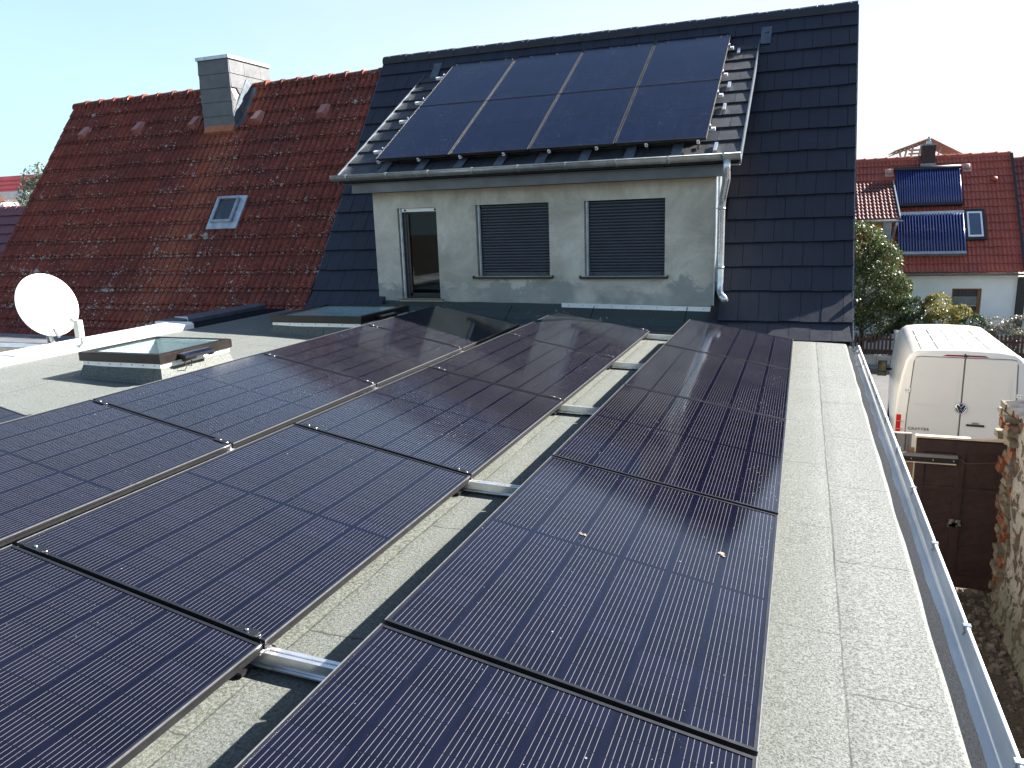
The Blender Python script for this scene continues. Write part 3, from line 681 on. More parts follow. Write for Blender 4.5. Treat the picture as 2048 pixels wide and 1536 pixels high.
for xg in (XE1-.12, XE0+.10):
    b.prism([(9.75, G), (9.75, -1.4), (12.6, rzt-.12), (16.4, rzt-5.3), (16.4, G)], 'x', xg-.1, xg)
b.box(XE0, XE1-.12, 9.86, 10.0, G, -1.55)
b.build('gable_wall', RENDER, house, HO)
b = MB()   # verge trims
at_v, L_v = path(prof)
for xg in (XE1, XE0-.012):
    for i in range(len(crs)-1):
        (ya, za), (yb, zb) = at_v(crs[i]), at_v(crs[i+1])
        if xg < -1 and za < -1.3: continue
        b.hexa([(xg, ya, za-.06), (xg+.012, ya, za-.06), (xg+.012, yb, zb-.06), (xg, yb, zb-.06)], [(xg, ya, za+.042), (xg+.012, ya, za+.042), (xg+.012, yb, zb+.025), (xg, yb, zb+.025)])
b.split('verge_trim', LEAD, house, HO)
b = MB(); n_ = int((XE1-XE0)/.42); L_ = (XE1-XE0)/n_
for i in range(n_):
    xa = XE0+i*L_
    r0, r1 = .118, .108
    seg = 10; vs = []
    for x, r in ((xa-.015, r1), (xa+L_-.004, r0)):
        for k in range(seg+1):
            a = R(-20+220*k/seg); vs.append((x, 12.62+r*math.cos(a), rzt-.035+r*math.sin(a)*.95))
    b.add(vs, [(k, k+1, seg+2+k, seg+1+k) for k in range(seg)]+[tuple(range(seg+1)), tuple(range(2*seg+1, seg, -1))])
rc = b.build('ridge_cap_run', BTILE, house, HO)
b = MB()
for i in range(n_):
    for f in (.25, .78):
        x = XE0+(i+f)*L_; b.tube([(x, 12.62-.085, rzt+.035), (x, 12.62-.098, rzt+.043)], .008, 6)
b.split('screw', STEEL, rc, HO)
# lead patches next to the dormer shoulders
b = MB()
for x0 in (-.70, -5.93):
    for (s0, s1) in ((.0, .33),):
        y0_, z0_ = 12.27, -.989+math.tan(th)*(12.27-9.92); d = Vector((0, math.cos(th), math.sin(th))); n = Vector((0, -math.sin(th), math.cos(th)))
        q = [Vector((x0, y0_, z0_))+n*.04, Vector((x0+.14, y0_, z0_))+n*.04, Vector((x0+.15, y0_, z0_))+d*s1+n*.03, Vector((x0+.01, y0_, z0_))+d*s1+n*.03]
        b.hexa([v-n*.004 for v in q], q)
b.split('lead_patch', LEAD, house, HO)
# sunny corner gutter hood bit (round thing at the rake)
b = MB(); b.tube([(XE1+.01, 9.78, -1.13), (XE1+.05, 9.78, -1.13)], .05, 12); b.build('rake_end_cap', BLACKM, house, HO)

# dormer wall with real openings
YW = 9.80; wl, wr, zt_, zb_ = -5.738, -1.012, .372, -1.16
ops = [(-5.36, -4.755, -1.112, .150), (-4.17, -3.13, -.800, .155), (-2.655, -1.618, -.805, .153)]
b = MB(); xs = sorted({wl, wr, *[o[0] for o in ops], *[o[1] for o in ops]}); zs = sorted({-1.45, zt_, *[o[2] for o in ops], *[o[3] for o in ops]})
for i in range(len(xs)-1):
    for j in range(len(zs)-1):
        cx, cz = (xs[i]+xs[i+1])/2, (zs[j]+zs[j+1])/2
        if any(o[0] < cx < o[1] and o[2] < cz < o[3] for o in ops): continue
        b.quad((xs[i], YW, zs[j]), (xs[i+1], YW, zs[j]), (xs[i+1], YW, zs[j+1]), (xs[i], YW, zs[j+1]))
for o in ops:      # reveals
    D = .16
    b.quad((o[0], YW, o[2]), (o[0], YW+D, o[2]), (o[0], YW+D, o[3]), (o[0], YW, o[3])); b.quad((o[1], YW, o[2]), (o[1], YW, o[3]), (o[1], YW+D, o[3]), (o[1], YW+D, o[2]))
    b.quad((o[0], YW, o[3]), (o[0], YW+D, o[3]), (o[1], YW+D, o[3]), (o[1], YW, o[3])); b.quad((o[0], YW, o[2]), (o[1], YW, o[2]), (o[1], YW+D, o[2]), (o[0], YW+D, o[2]))
b.quad((wr, YW, -1.45), (wr, 12.2, -1.45), (wr, 12.2, 1.8), (wr, YW, zt_)); b.quad((wl, YW, -1.45), (wl, YW, zt_), (wl, 12.2, 1.8), (wl, 12.2, -1.45))
b.build('dormer_wall', RENDER, house, HO)
# cheek cladding on the right: vertical bright zinc trays
b = MB(); b.box(wr-.004, wr+.008, YW-.006, YW+.012, -1.19, .40); b.box(wr+.002, wr+.010, YW+.012, 11.6, -1.0, .55)
for yy in (YW+.16, YW+.62, YW+1.1): b.box(wr+.008, wr+.034, yy, yy+.012, -.95, .55)
b.build('cheek_cladding', ZINC, house, HO)
# felt upstand at the wall foot
b = MB(); n_ = 60; vs = []
for i in range(n_+1):
    x = wl-.05+(wr+.05-wl)*i/n_; zr = rz(x); wv = .006*smooth_noise((x, 0, 9), 3)
    zt2 = -1.135-.0108*(x-wl)+wv
    vs += [(x, YW-.012, zt2), (x, YW-.016, zr+.115), (x, YW-.10, zr+.035), (x, YW-.30, zr+.006)]
b.add(vs, [(4*i+k, 4*i+k+1, 4*i+k+5, 4*i+k+4) for i in range(n_) for k in range(3)])
b.build('wall_upstand', UPS, house, HO)
b = MB()
for x in (-4.9, -3.7, -2.55, -1.35): b.hexa([(x, YW-.30, rz(x)+.009), (x+.008, YW-.30, rz(x)+.009), (x+.03, YW-.02, -1.19), (x+.022, YW-.02, -1.19)], [(x, YW-.305, rz(x)+.013), (x+.008, YW-.305, rz(x)+.013), (x+.03, YW-.026, -1.19), (x+.022, YW-.026, -1.19)])
b.split('upstand_lap', FDK, house, HO)
b = MB(); n=1
for (za, zb2, ya) in ((0, -.018, .022), (-.018, -.036, .016), (-.036, -.056, .024)):
    b.hexa([(-2.972, YW-ya, -1.155+zb2), (-1.03, YW-ya, -1.192+zb2), (-1.03, YW-.008, -1.192+zb2), (-2.972, YW-.008, -1.155+zb2)], [(-2.972, YW-ya, -1.155+za), (-1.03, YW-ya, -1.192+za), (-1.03, YW-.008, -1.192+za), (-2.972, YW-.008, -1.155+za)])
wb = b.build('wall_bar', ALUW, house, HO)
b = MB()
for i in range(10):
    f = (i+.5)/10; x = -2.972+1.942*f; z = -1.155-.037*f-.028; b.tube([(x, YW-.016, z), (x, YW-.027, z)], .006, 6)
b.split('screw', STEEL, wb, HO)
# shutters
def shutter(o, label):
    x0, x1, z0, z1 = o; b = MB(); yb = YW+.075
    n = 23; h = (z1-z0-.06)/n
    vs = []; 
    for i in range(n):
        zc = z0+.055+i*h
        for k in range(6):
            a = k/5; vs.append((yb-.010*math.sin(math.pi*a)**.6, zc+h*a*.93))
        vs.append((yb+.004, zc+h*.965))
    m_ = len(vs); V = [(x0+.055, y, z) for y, z in vs]+[(x1-.004, y, z) for y, z in vs]
    b.add(V, [(i, m_+i, m_+i+1, i+1) for i in range(m_-1)])
    b.box(x0+.055, x1-.004, yb-.014, yb+.004, z0+.006, z0+.052)
    sh = b.build('shutter', SHUT, house, HO); tag(sh, label)
    b = MB(); b.box(x0+.002, x0+.052, yb-.035, yb+.02, z0+.002, z1-.002, 0); b.box(x0+.020, x0+.034, yb-.037, yb-.035, z0+.002, z1-.002, 1); b.box(x1-.0045, x1-.0015, yb-.03, yb+.02, z0, z1, 0)
    b.split('guide_rail', [ZINCD, ZINC], sh, HO)
    b = MB()
    for x in (x0+.10, x1-.05): b.tube([(x, yb-.014, z0+.03), (x, yb-.024, z0+.03)], .011, 8)
    b.split('stop_knob', BLACKM, sh, HO)
    b = MB(); b.box(x0-.055, x1+.045, YW-.055, YW+.06, z0-.028, z0-.006, 0); b.box(x0-.055, x1+.045, YW-.057, YW-.052, z0-.034, z0-.010, 0)
    b.box(x0-.05, x1+.04, YW-.035, YW-.002, z0-.040, z0-.030, 1); b.box(x0-.058, x0-.05, YW-.055, YW+.05, z0-.028, z0+.012, 0); b.box(x1+.040, x1+.048, YW-.055, YW+.05, z0-.028, z0+.012, 0)
    b.build('window_sill', [BLACKM, WOODL], house, HO)
shutter(ops[1], 'closed anthracite roller shutter of the left dormer window'); shutter(ops[2], 'closed anthracite roller shutter of the right dormer window')
# door with interior
x0, x1, z0, z1 = ops[0]; yb = YW+.09
b = MB(); b.box(x0+.10, x0+.135, yb-.02, yb+.05, z0+.03, z1-.055); b.box(x1-.02, x1-.002, yb-.02, yb+.05, z0+.03, z1-.055); b.box(x0+.10, x1-.002, yb-.02, yb+.05, z0+.012, z0+.075); b.box(x0+.10, x1-.002, yb-.02, yb+.05, z1-.075, z1-.055)
dr = b.build('door', BLACKM, house, HO)
b = MB(); b.box(x0+.135, x1-.02, yb, yb+.012, z0+.075, z1-.075); b.build('door_glass', GLASSD, dr, HO)
b = MB(); b.box(x0+.06, x1-.002, yb-.06, yb-.03, z1-.052, z1-.004, 0)
for x in (x0+.11, x1-.03): b.tube([(x, yb-.06, z1-.03), (x, yb-.072, z1-.03)], .014, 8, 1)
b.build('shutter_box', [WHITE, BLACKM], dr, HO)
b = MB(); b.box(x0+.002, x0+.055, yb-.06, yb+.02, z0+.002, z1-.002, 0); b.box(x0+.055, x0+.10, yb-.03, yb+.03, z0+.002, z1-.002, 1); b.box(x0+.018, x0+.036, yb-.063, yb-.06, z0+.002, z1-.01, 2)
b.split('door_guide', [ZINCD, BLACKM, ZINC], dr, HO)
b = MB(); b.box(x0-.03, x1+.05, YW-.05, YW+.03, z0-.016, z0-.002, 0); b.box(x0-.025, x1+.045, YW-.035, YW-.004, z0-.034, z0-.018, 1); b.build('door_sill', [mat('sill stone', (.22, .15, .13), .8), WOODL], dr, HO)
b = MB(); yi = YW+.17   # room
b.quad((-5.72, yi, -1.2), (-1.05, yi, -1.2), (-1.05, 12.3, -1.2), (-5.72, 12.3, -1.2)); b.quad((-5.72, 12.2, -1.2), (-1.05, 12.2, -1.2), (-1.05, 12.2, 1.8), (-5.72, 12.2, 1.8))
b.quad((-5.72, yi, .38), (-1.05, yi, .38), (-1.05, 12.3, .38), (-5.72, 12.3, .38)); b.quad((-5.715, yi, -1.2), (-5.715, 12.3, -1.2), (-5.715, 12.3, .5), (-5.715, yi, .5)); b.quad((-4.4, yi, -1.2), (-4.4, 12.3, -1.2), (-4.4, 12.3, .5), (-4.4, yi, .5))
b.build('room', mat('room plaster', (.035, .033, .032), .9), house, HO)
b = MB(); b.hexa([(-5.62, 10.42, -1.19), (-4.98, 10.50, -1.19), (-4.98, 10.54, -1.19), (-5.62, 10.46, -1.19)], [(-5.70, 10.42, .3), (-4.62, 10.50, .3), (-4.62, 10.54, .3), (-5.70, 10.46, .3)])
b.build('interior_panel', mat('grey board', (.30, .32, .34), .5), house, HO)
b = MB()
for i in range(8): b.box(-5.0+.075*i, -4.972+.075*i, 10.9, 10.93, -1.2, -.62)
b.box(-5.1, -4.42, 10.89, 10.94, -.62, -.57); b.split('stair_baluster', mat('pale wood', (.42, .38, .33), .6), house, HO)

# dormer roof
DP = R(30.8)
def dp(x, s, h=0):   # point on dormer roof plane: s along slope from gutter edge
    return Vector((x, 9.45+s*math.cos(DP)-h*math.sin(DP), .615+s*math.sin(DP)+h*math.cos(DP)))
DX0, DX1 = -6.06, -.705
SL = 3.42
dprof = [(9.45, .585), (9.45+SL*math.cos(DP), .585+SL*math.sin(DP))]
b = MB(); flat_tiles(b, dprof, DX0, DX1, .342, .235, None); dro = b.build('dormer_roof', DTILE, house, HO)
b = MB(); q = [dp(DX0+.02, 0, -.05), dp(DX1-.01, 0, -.05), dp(DX1-.01, SL, -.05), dp(DX0+.02, SL, -.05)]; b.hexa([v-Vector((0, 0, .06)) for v in q], q)
for xg in (DX0, DX1-.012):
    q = [dp(xg, -.02, -.02), dp(xg+.014, -.02, -.02), dp(xg+.014, SL, -.02), dp(xg, SL, -.02)]; b.hexa([v-Vector((0, 0, .10)) for v in q], [v+Vector((0, 0, .045)) for v in q], 1)
# roof side cheeks (underside boxing)
b.build('dormer_deck', [DARKIN, LEAD], house, HO)
b = MB(); b.box(-5.94, -.925, 9.60, 9.797, .375, .495); b.box(-6.02, -.72, 9.50, 9.60, .495, .53)
b.build('fascia', mat('fascia zinc', (.13, .14, .155), .5, .3, .2, 3), house, HO)
b = MB(); b.box(-6.0, -.74, 9.5, 9.80, .50, .56); b.build('eaves_board', WHITE, house, HO)
b = MB(); b.trough(9.375, .600, .062, -6.10, -.70, axis='x'); b.tube([(-6.10, 9.375-.066, .604), (-.70, 9.375-.066, .604)], .0095, 8)
for xg in (-6.10, -.70): b.add([(xg, 9.375+.064*math.cos(R(a)), .6+.064*math.sin(R(a))) for a in range(180, 361, 12)], [tuple(range(16))])
b.quad((-6.05, 9.43, .60), (-.72, 9.43, .60), (-.72, 9.50, .635), (-6.05, 9.50, .635))
dg = b.build('dormer_gutter', m_zinc('dormer gutter zinc', (.33, .36, .37), .42), house, HO)
for i in range(9):
    x = -5.85+i*.62; b = MB(); b.trough(9.375, .600, .0655, x-.012, x+.012, .003, axis='x'); b.box(x-.013, x+.013, 9.30, 9.325, .592, .617); b.build('gutter_bracket', ZINC, dg, HO)
b = MB(); b.tube([(-.855, 9.375, .555), (-.855, 9.38, .45), (-.86, 9.45, .33), (-.915, 9.68, .14), (-.93, 9.72, .02), (-.93, 9.72, -.90), (-.925, 9.70, -.985), (-.90, 9.62, -1.03), (-.85, 9.52, -1.075)], [.045, .045, .045, .043, .04, .04, .04, .04, .043], 14)
dw = b.build('downpipe', m_zinc('downpipe zinc', (.62, .65, .68), .25), house, HO)
for z in (.0, -.70):
    b = MB(); b.tube([(-.93, 9.72, z-.012), (-.93, 9.72, z+.012)], .045, 14); b.box(-1.0, -.93, 9.715, 9.73, z-.006, z+.006); b.build('pipe_clip', ZINC, dw, HO)
b = MB()      # glass-tile hook plates in the dormer roof
for x, s in ((-1.0, .05), (-1.0, 1.10), (-1.0, 1.75), (-.97, 2.9)):
    q = [dp(x-.018, s, .02), dp(x+.018, s, .02), dp(x+.018, s+.19, .01), dp(x-.018, s+.19, .01)]; b.hexa([v for v in q], [v+Vector((0, -.008, .016)) for v in q])
for i in range(8):
    x = -5.3+i*.56; q = [dp(x-.12, -.01, .018), dp(x+.0, -.01, .018), dp(x+.0, .28, .014), dp(x-.12, .28, .014)]; b.hexa(q, [v+Vector((0, -.006, .012)) for v in q], 1)
b.split('hook_plate', [ALU, LEAD], dro, HO)

# ---- panels on the dormer
pdw, pdl = 1.082, 1.622
dproto = make_panel('solar_panel', pdw, pdl, CELLD, 6, 'solar panels on the dormer roof', 'x'); first = True
for r_ in range(2):
    for c in range(4):
        o = dproto if first else copy_tree(dproto); first = False
        cx = -5.52+pdw/2+c*(pdw+.022)+.015; s = .20+pdl/2+r_*(pdl+.02)
        o.location = dp(cx, s, .115); o.rotation_euler = (DP, 0, 0)
        o['label'] = 'speckled dark blue solar panel on the dormer, %s row, %s' % (['lower', 'upper'][r_], ['leftmost of four', 'second from left', 'third from left', 'rightmost of four'][c])
for i, s in enumerate((.52, 1.46, 2.10, 3.02)):
    rl = thing('panel_rail', dp(-3.3, s, .03), ['lowest silver rail end poking out left of the dormer panels', 'second silver rail from the bottom of the dormer panels', 'third silver rail from the bottom of the dormer panels', 'topmost silver rail of the dormer panels'][i], 'mounting rail', 'rails under the dormer panels'); ro = tuple(rl.location)
    b = MB(); q = [dp(-5.70, s-.02, .042), dp(-1.04, s-.02, .042), dp(-1.04, s+.02, .042), dp(-5.70, s+.02, .042)]; b.hexa(q, [v+Vector((0, -math.sin(DP), math.cos(DP)))*.036 for v in q]); b.build('rail', mat('white aluminium rail', (.85, .86, .87), .35, .3, .03, 5), rl, ro)
    for x in (-5.545, -1.10+.0):
        b = MB(); mm = Matrix.Translation(dp(x, s, .10)) @ Matrix.Rotation(DP, 4, 'X'); b.box(-.014, .014, -.020, .020, -.03, .012, 0, mm); b.tube([(0, 0, .012), (0, 0, .026)], .006, 8, 0, True, mm); b.split('end_clamp', STEEL, rl, ro)
for i in range(8):
    x = -5.47+i*.61
    b = MB(); mm = Matrix.Translation(dp(x, .175, .06)) @ Matrix.Rotation(DP, 4, 'X')
    b.box(-.016, .016, -.012, -.006, -.0, .045, 0, mm); b.box(-.006, .006, -.0135, -.012, .012, .03, 1, mm); b.box(-.014, .014, -.006, .05, -.004, .0, 0, mm); b.box(-.015, .015, -.05, .06, -.05, -.04, 1, mm)
    tag(b.build('roof_hook', [ALUW, BLACKM], None, tuple(dp(x, .175, .0))), 'small bright roof hook under the lower dormer panel edge, %s from the left' % ['first', 'second', 'third', 'fourth', 'fifth', 'sixth', 'seventh', 'eighth'][i], 'roof hook', 'roof hooks under the dormer panels')

# ================================================================== RED-TILED NEIGHBOUR
rh = thing('red_tiled_house', (-9.9, 12.5, G), 'old neighbouring house with a steep lichen-covered red tile roof', 'house'); RO = tuple(rh.location)
RX0, RX1 = -14.07, -6.945
tz = lambda y: -.989+math.tan(th)*(y-9.92)
rprof = [(8.55, -2.42), (8.95, -2.06), (9.35, -1.66), (9.75, -1.21), (10.1, -.79), (12.50, tz(12.50)-.07)]
SEC = [(0, .030), (.07, .036), (.16, .030), (.22, .010), (.30, .004), (.40, .006), (.47, .022), (.54, .030), (.62, .024), (.69, .008), (.82, .003), (.93, .008), (1.0, .030)]
def pantiles(b, prof, x0, x1, s, w_, k0=0, skip=None, amp=1.0):
    at, LL = path(prof); n = max(1, round(LL/s)); s = LL/n; nt_ = max(1, round((x1-x0)/w_)); w_ = (x1-x0)/nt_
    for k in range(n):
        (ya, za), (yb, zb) = at(k*s), at(min(LL, k*s+s*1.06)); d = Vector((0, yb-ya, zb-za)).normalized(); nn = Vector((0, -d.z, d.y))
        for i in range(nt_):
            xa = x0+i*w_
            if skip and skip(xa+w_/2, (za+zb)/2): continue
            j0, j1, jd = random.uniform(-.004, .006), random.uniform(-.003, .003), random.uniform(-.008, .008)
            lo = []; hi = []; ft = []
            for u, h in SEC:
                x = xa+u*w_; hh = h*amp
                A = Vector((x, ya, za))+d*jd; B = Vector((x, yb, zb))
                lo.append(A+nn*(hh+.026*amp+j0+j1*(u-.5))); hi.append(B+nn*hh); ft.append(A+nn*(hh*.4-.004))
            m_ = len(SEC); vs = lo+hi+ft
            b.add(vs, [(q, q+1, m_+q+1, m_+q) for q in range(m_-1)], 0, None, True)
            b.add([v.copy() for v in lo+ft], [(m_+q, m_+q+1, q+1, q) for q in range(m_-1)], 0)
win = (-9.42, -8.83, -.07, .42)
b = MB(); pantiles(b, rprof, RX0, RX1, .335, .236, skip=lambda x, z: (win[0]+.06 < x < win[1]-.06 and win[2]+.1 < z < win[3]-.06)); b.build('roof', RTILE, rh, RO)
b = MB()
for i in range(len(rprof)-1): b.quad((RX0+.02, rprof[i][0]+.03, rprof[i][1]-.03), (RX1, rprof[i][0]+.03, rprof[i][1]-.03), (RX1, rprof[i+1][0]+.03, rprof[i+1][1]-.03), (RX0+.02, rprof[i+1][0]+.03, rprof[i+1][1]-.03))
b.build('roof_deck', DARKIN, rh, RO)
rt_ = rprof[-1]
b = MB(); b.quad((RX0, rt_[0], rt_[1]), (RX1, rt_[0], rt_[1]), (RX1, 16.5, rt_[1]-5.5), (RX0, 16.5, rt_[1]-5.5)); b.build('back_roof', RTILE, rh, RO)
b = MB(); b.prism([(8.9, G), (8.9, -2.2), (9.8, -1.25), (12.5, rt_[1]-.1), (16.3, rt_[1]-5.3), (16.3, G)], 'x', RX0+.05, RX0+.2); b.box(RX0+.1, RX1, 8.85, 9.0, G, -2.25); b.build('wall', RENDER, rh, RO)
def ridge(b, x0, x1, y, z, L_=.36, r=.115, mi=0):
    n = max(1, round((x1-x0)/L_)); L_ = (x1-x0)/n
    for i in range(n):
        xa = x0+i*L_; seg = 10; vs = []; dz = random.uniform(-.006, .006)
        for x, rr in ((xa-.02, r*.88), (xa+L_*.82, r), (xa+L_*.84, r*1.12), (xa+L_-.004, r*1.12)):
            for k in range(seg+1):
                a = R(-15+210*k/seg); vs.append((x, y+rr*math.cos(a), z+dz+rr*math.sin(a)))
        b.add(vs, [((seg+1)*j+k, (seg+1)*j+k+1, (seg+1)*(j+1)+k+1, (seg+1)*(j+1)+k) for j in range(3) for k in range(seg)]+[tuple(range(seg+1)), tuple(range(4*seg+3, 3*seg+2, -1))], mi)
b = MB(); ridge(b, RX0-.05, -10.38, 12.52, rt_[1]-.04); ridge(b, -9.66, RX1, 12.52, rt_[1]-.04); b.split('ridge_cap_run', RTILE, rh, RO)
b = MB(); at, LLr = path(rprof)
for i in range(22):
    (ya, za), (yb, zb) = at(LLr*i/22), at(LLr*(i+1)/22)
    b.hexa([(RX0-.03, ya, za-.10), (RX0+.0, ya, za-.10), (RX0, yb, zb-.10), (RX0-.03, yb, zb-.10)], [(RX0-.03, ya, za+.06), (RX0+.04, ya, za+.065), (RX0+.04, yb, zb+.04), (RX0-.03, yb, zb+.03)])
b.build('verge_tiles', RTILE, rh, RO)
# roof vents
def roof_pt(x, z, h=0):
    y = 9.92+(z+.07+.989)/math.tan(th); n = Vector((0, -math.sin(th), math.cos(th))); return Vector((x, y, z))+n*h
for x in (-13.42, -12.04, -10.68, -9.26, -7.88):
    mm = Matrix.Translation(roof_pt(x, 1.86, .03)) @ Matrix.Rotation(th, 4, 'X'); b = MB()
    b.hexa([(-.09, -.15, 0), (.09, -.15, 0), (.09, .13, 0), (-.09, .13, 0)], [(-.062, -.12, .10), (.062, -.12, .10), (.062, .13, .03), (-.062, .13, .03)], 0, mm)
    b.hexa([(-.11, -.16, -.005), (.11, -.16, -.005), (.11, .15, -.005), (-.11, .15, -.005)], [(-.10, -.155, .014), (.10, -.155, .014), (.10, .145, .014), (-.10, .145, .014)], 0, mm)
    b.build('vent_tile', mat('newer vent tile', (.30, .125, .105), .42, 0, .12, 6), rh, RO)
# roof window
b = MB(); A = lambda u, v, h: roof_pt(win[0]+(win[1]-win[0])*u, win[2]+(win[3]-win[2])*v, h)
def rbox(u0, u1, v0, v1, h0, h1, mi): b.hexa([A(u0, v0, h0), A(u1, v0, h0), A(u1, v1, h0), A(u0, v1, h0)], [A(u0, v0, h1), A(u1, v0, h1), A(u1, v1, h1), A(u0, v1, h1)], mi)
rbox(-.02, 1.04, -.05, .16, .055, .078, 0); rbox(.84, 1.04, .16, 1.04, .05, .078, 0); rbox(-.02, .12, .16, 1.04, .05, .078, 0); rbox(.12, .84, .93, 1.05, .05, .078, 0)
fl = b.build('roof_window_flashing', m_zinc('pale zinc flashing', (.50, .56, .60), .5), rh, RO)
b = MB(); rbox(.10, .82, .14, .20, .05, .13, 0); rbox(.10, .82, .90, .96, .05, .13, 0); rbox(.10, .17, .20, .90, .05, .12, 0); rbox(.75, .82, .20, .90, .05, .12, 0)
rbox(.30, .62, .10, .14, .055, .075, 1); b.build('roof_window_frame', [ZINC, ALUW], rh, RO)
b = MB(); rbox(.17, .75, .20, .90, .085, .095, 0); b.build('roof_window_glass', mat('reflecting dark pane', (.02, .025, .03), .06, 0, .3, 5, .02, 3, .9), rh, RO)
# chimney
cx0, cx1, cyf, cyb, cb, ct = -10.35, -9.69, 11.885, 13.02, 1.70, 2.94
ch = MB(); ch.box(cx0+.01, cx1-.01, cyf+.01, cyb-.01, .9, ct-.04); co_ = ch.build('chimney', mat('chimney core', (.50, .47, .40), .9, 0, .3, 6, .01, 20), rh, RO)
b = MB(); n = 5; h = (ct-.05-cb)/n
for i in range(n):     # front slates
    z0 = cb+i*h; b.hexa([(cx0-.012, cyf-.020, z0), (cx1+.012, cyf-.020, z0), (cx1+.012, cyf+.008, z0), (cx0-.012, cyf+.008, z0)], [(cx0-.004, cyf-.004, z0+h+.02), (cx1+.004, cyf-.004, z0+h+.02), (cx1+.004, cyf+.008, z0+h+.02), (cx0-.004, cyf+.008, z0+h+.02)])
for i in range(n):     # side slates, one broken
    z0 = cb+i*h; yy = cyf-.0; cuts = [cyf+.008, cyf+.40+.05*(i % 2), cyf+.86+.05*(i % 2), cyb]
    for q in range(3):
        if i == 2 and q == 0:
            for poly in ([(cuts[0], z0+.02), (cuts[0]+.10, z0+.02), (cuts[0]+.05, z0+.10), (cuts[0], z0+.17)], [(cuts[0]+.14, z0+h), (cuts[1]-.004, z0+h), (cuts[1]-.004, z0+.03), (cuts[0]+.32, z0+.06), (cuts[0]+.26, z0+.14), (cuts[0]+.20, z0+.15)]):
                b.prism(poly, 'x', cx1+.004, cx1+.014)
            continue
        b.hexa([(cx1-.004, cuts[q]+.003, z0), (cx1+.018, cuts[q]+.003, z0), (cx1+.018, cuts[q+1]-.003, z0), (cx1-.004, cuts[q+1]-.003, z0)], [(cx1-.004, cuts[q]+.003, z0+h+.02), (cx1+.006, cuts[q]+.003, z0+h+.02), (cx1+.006, cuts[q+1]-.003, z0+h+.02), (cx1-.004, cuts[q+1]-.003, z0+h+.02)])
b.box(cx0-.016, cx0+.0, cyf, cyb, cb-.5, ct-.03)
b.build('slate_cladding', SLATE, co_, RO)
b = MB(); b.box(cx0-.03, cx1+.035, cyf-.035, cyb+.03, ct-.045, ct+.012); b.build('chimney_cap', ZINC, co_, RO)
b = MB()   # lead soaker on the right
A2 = [roof_pt(cx1+.01, 1.70, .03), roof_pt(cx1+.17, 1.70, .04), roof_pt(cx1+.17, 2.52, .04), roof_pt(cx1+.01, 2.52, .03)]
b.hexa(A2, [v+Vector((0, -.012, .008)) for v in A2])
b.hexa([(cx1+.002, 11.86, 1.70), (cx1+.03, 11.86, 1.70), (cx1+.03, 12.5, 2.55), (cx1+.002, 12.5, 2.55)], [(cx1+.002, 11.86, 1.95), (cx1+.026, 11.86, 1.93), (cx1+.026, 12.30, 2.58), (cx1+.002, 12.30, 2.60)])
b.build('lead_soaker', LEAD, co_, RO)
b = MB(); A3 = [roof_pt(cx0+.04, 1.60, .03), roof_pt(cx1+.02, 1.60, .03), roof_pt(cx1+.02, 1.72, .03), roof_pt(cx0+.04, 1.72, .03)]; b.hexa(A3, [v+Vector((0, -.05, .04)) for v in A3]); b.build('mortar_fillet', ORANGE, co_, RO)

# ================================================================== LOW WALL / SLAB WITH DISH (left neighbour)
lw = thing('low_neighbour_roof', (-9, 6, G), 'low neighbouring flat roof edge with worn concrete and zinc trim left of the white parapet', 'building'); LO = tuple(lw.location)
b = MB(); b.box(-16, -7.95, 2.0, 6.7, G, -1.40); b.build('slab', CONC, lw, LO)
b = MB(); b.box(-16, -7.95, 6.58, 6.86, -1.42, -1.375); b.box(-16, -7.95, 6.86, 6.87, -1.55, -1.365); b.build('zinc_trim', ZINC, lw, LO)
b = MB(); b.box(-16, -8.7, 5.9, 6.55, -1.40, -1.375); b.build('felt_patch', mat('worn felt', (.055, .052, .045), .95, 0, .5, 2.5, .02, 25), lw, LO)
sh_ = thing('courtyard_shed', (-12, 8.2, G), 'dark shed roof with boards in the shaded gap below the red tiles', 'shed'); SO = tuple(sh_.location)
b = MB(); b.hexa([(-16, 6.95, -1.72), (-8.6, 6.95, -1.78), (-8.6, 8.7, -1.66), (-16, 8.7, -1.60)], [(-16, 6.95, -1.68), (-8.6, 6.95, -1.74), (-8.6, 8.7, -1.62), (-16, 8.7, -1.56)]); b.build('roof_board', mat('grey board roof', (.12, .12, .13), .8, 0, .3, 3), sh_, SO)
b = MB(); b.box(-15.9, -8.7, 7.0, 8.6, G, -1.85); b.build('wall', CONC, sh_, SO)
b = MB()
for i in range(4): b.box(-11.2+.15*i, -8.6, 7.0+.13*i, 7.05+.13*i, -1.72, -1.69)
b.box(-9.3, -8.75, 8.3, 8.75, -1.60, -1.585)
b.split('loose_batten', WOODO, sh_, SO)

# dish
DC = Vector((-7.86, 6.20, -.80)); DN = Vector((.92, -.22, .32)).normalized()
du = Vector((0, 0, 1)); dr_ = du.cross(DN).normalized(); dv = DN.cross(dr_).normalized()
dish = thing('satellite_dish', (-7.98, 6.24, -1.30), 'white satellite dish on a short pole behind the white parapet', 'satellite dish'); DO = tuple(dish.location)
b = MB(); rings, seg = 10, 48; vs = []
for side in (0, 1):
    for i in range(rings+1):
        r = i/rings
        for k in range(seg):
            a = 2*math.pi*k/seg; p = DC+dr_*(.315*r*math.cos(a))+dv*(.352*r*math.sin(a))+DN*(.055*r*r-.045-(.006 if side else 0)); vs.append(p)
n_ = (rings+1)*seg; fs = []
for s_ in (0, 1):
    for i in range(rings):
        for k in range(seg):
            q = (s_*n_+i*seg+k, s_*n_+i*seg+(k+1) % seg, s_*n_+(i+1)*seg+(k+1) % seg, s_*n_+(i+1)*seg+k); fs.append(q if s_ == 0 else q[::-1])
b.add(vs, fs, 0, None, True)
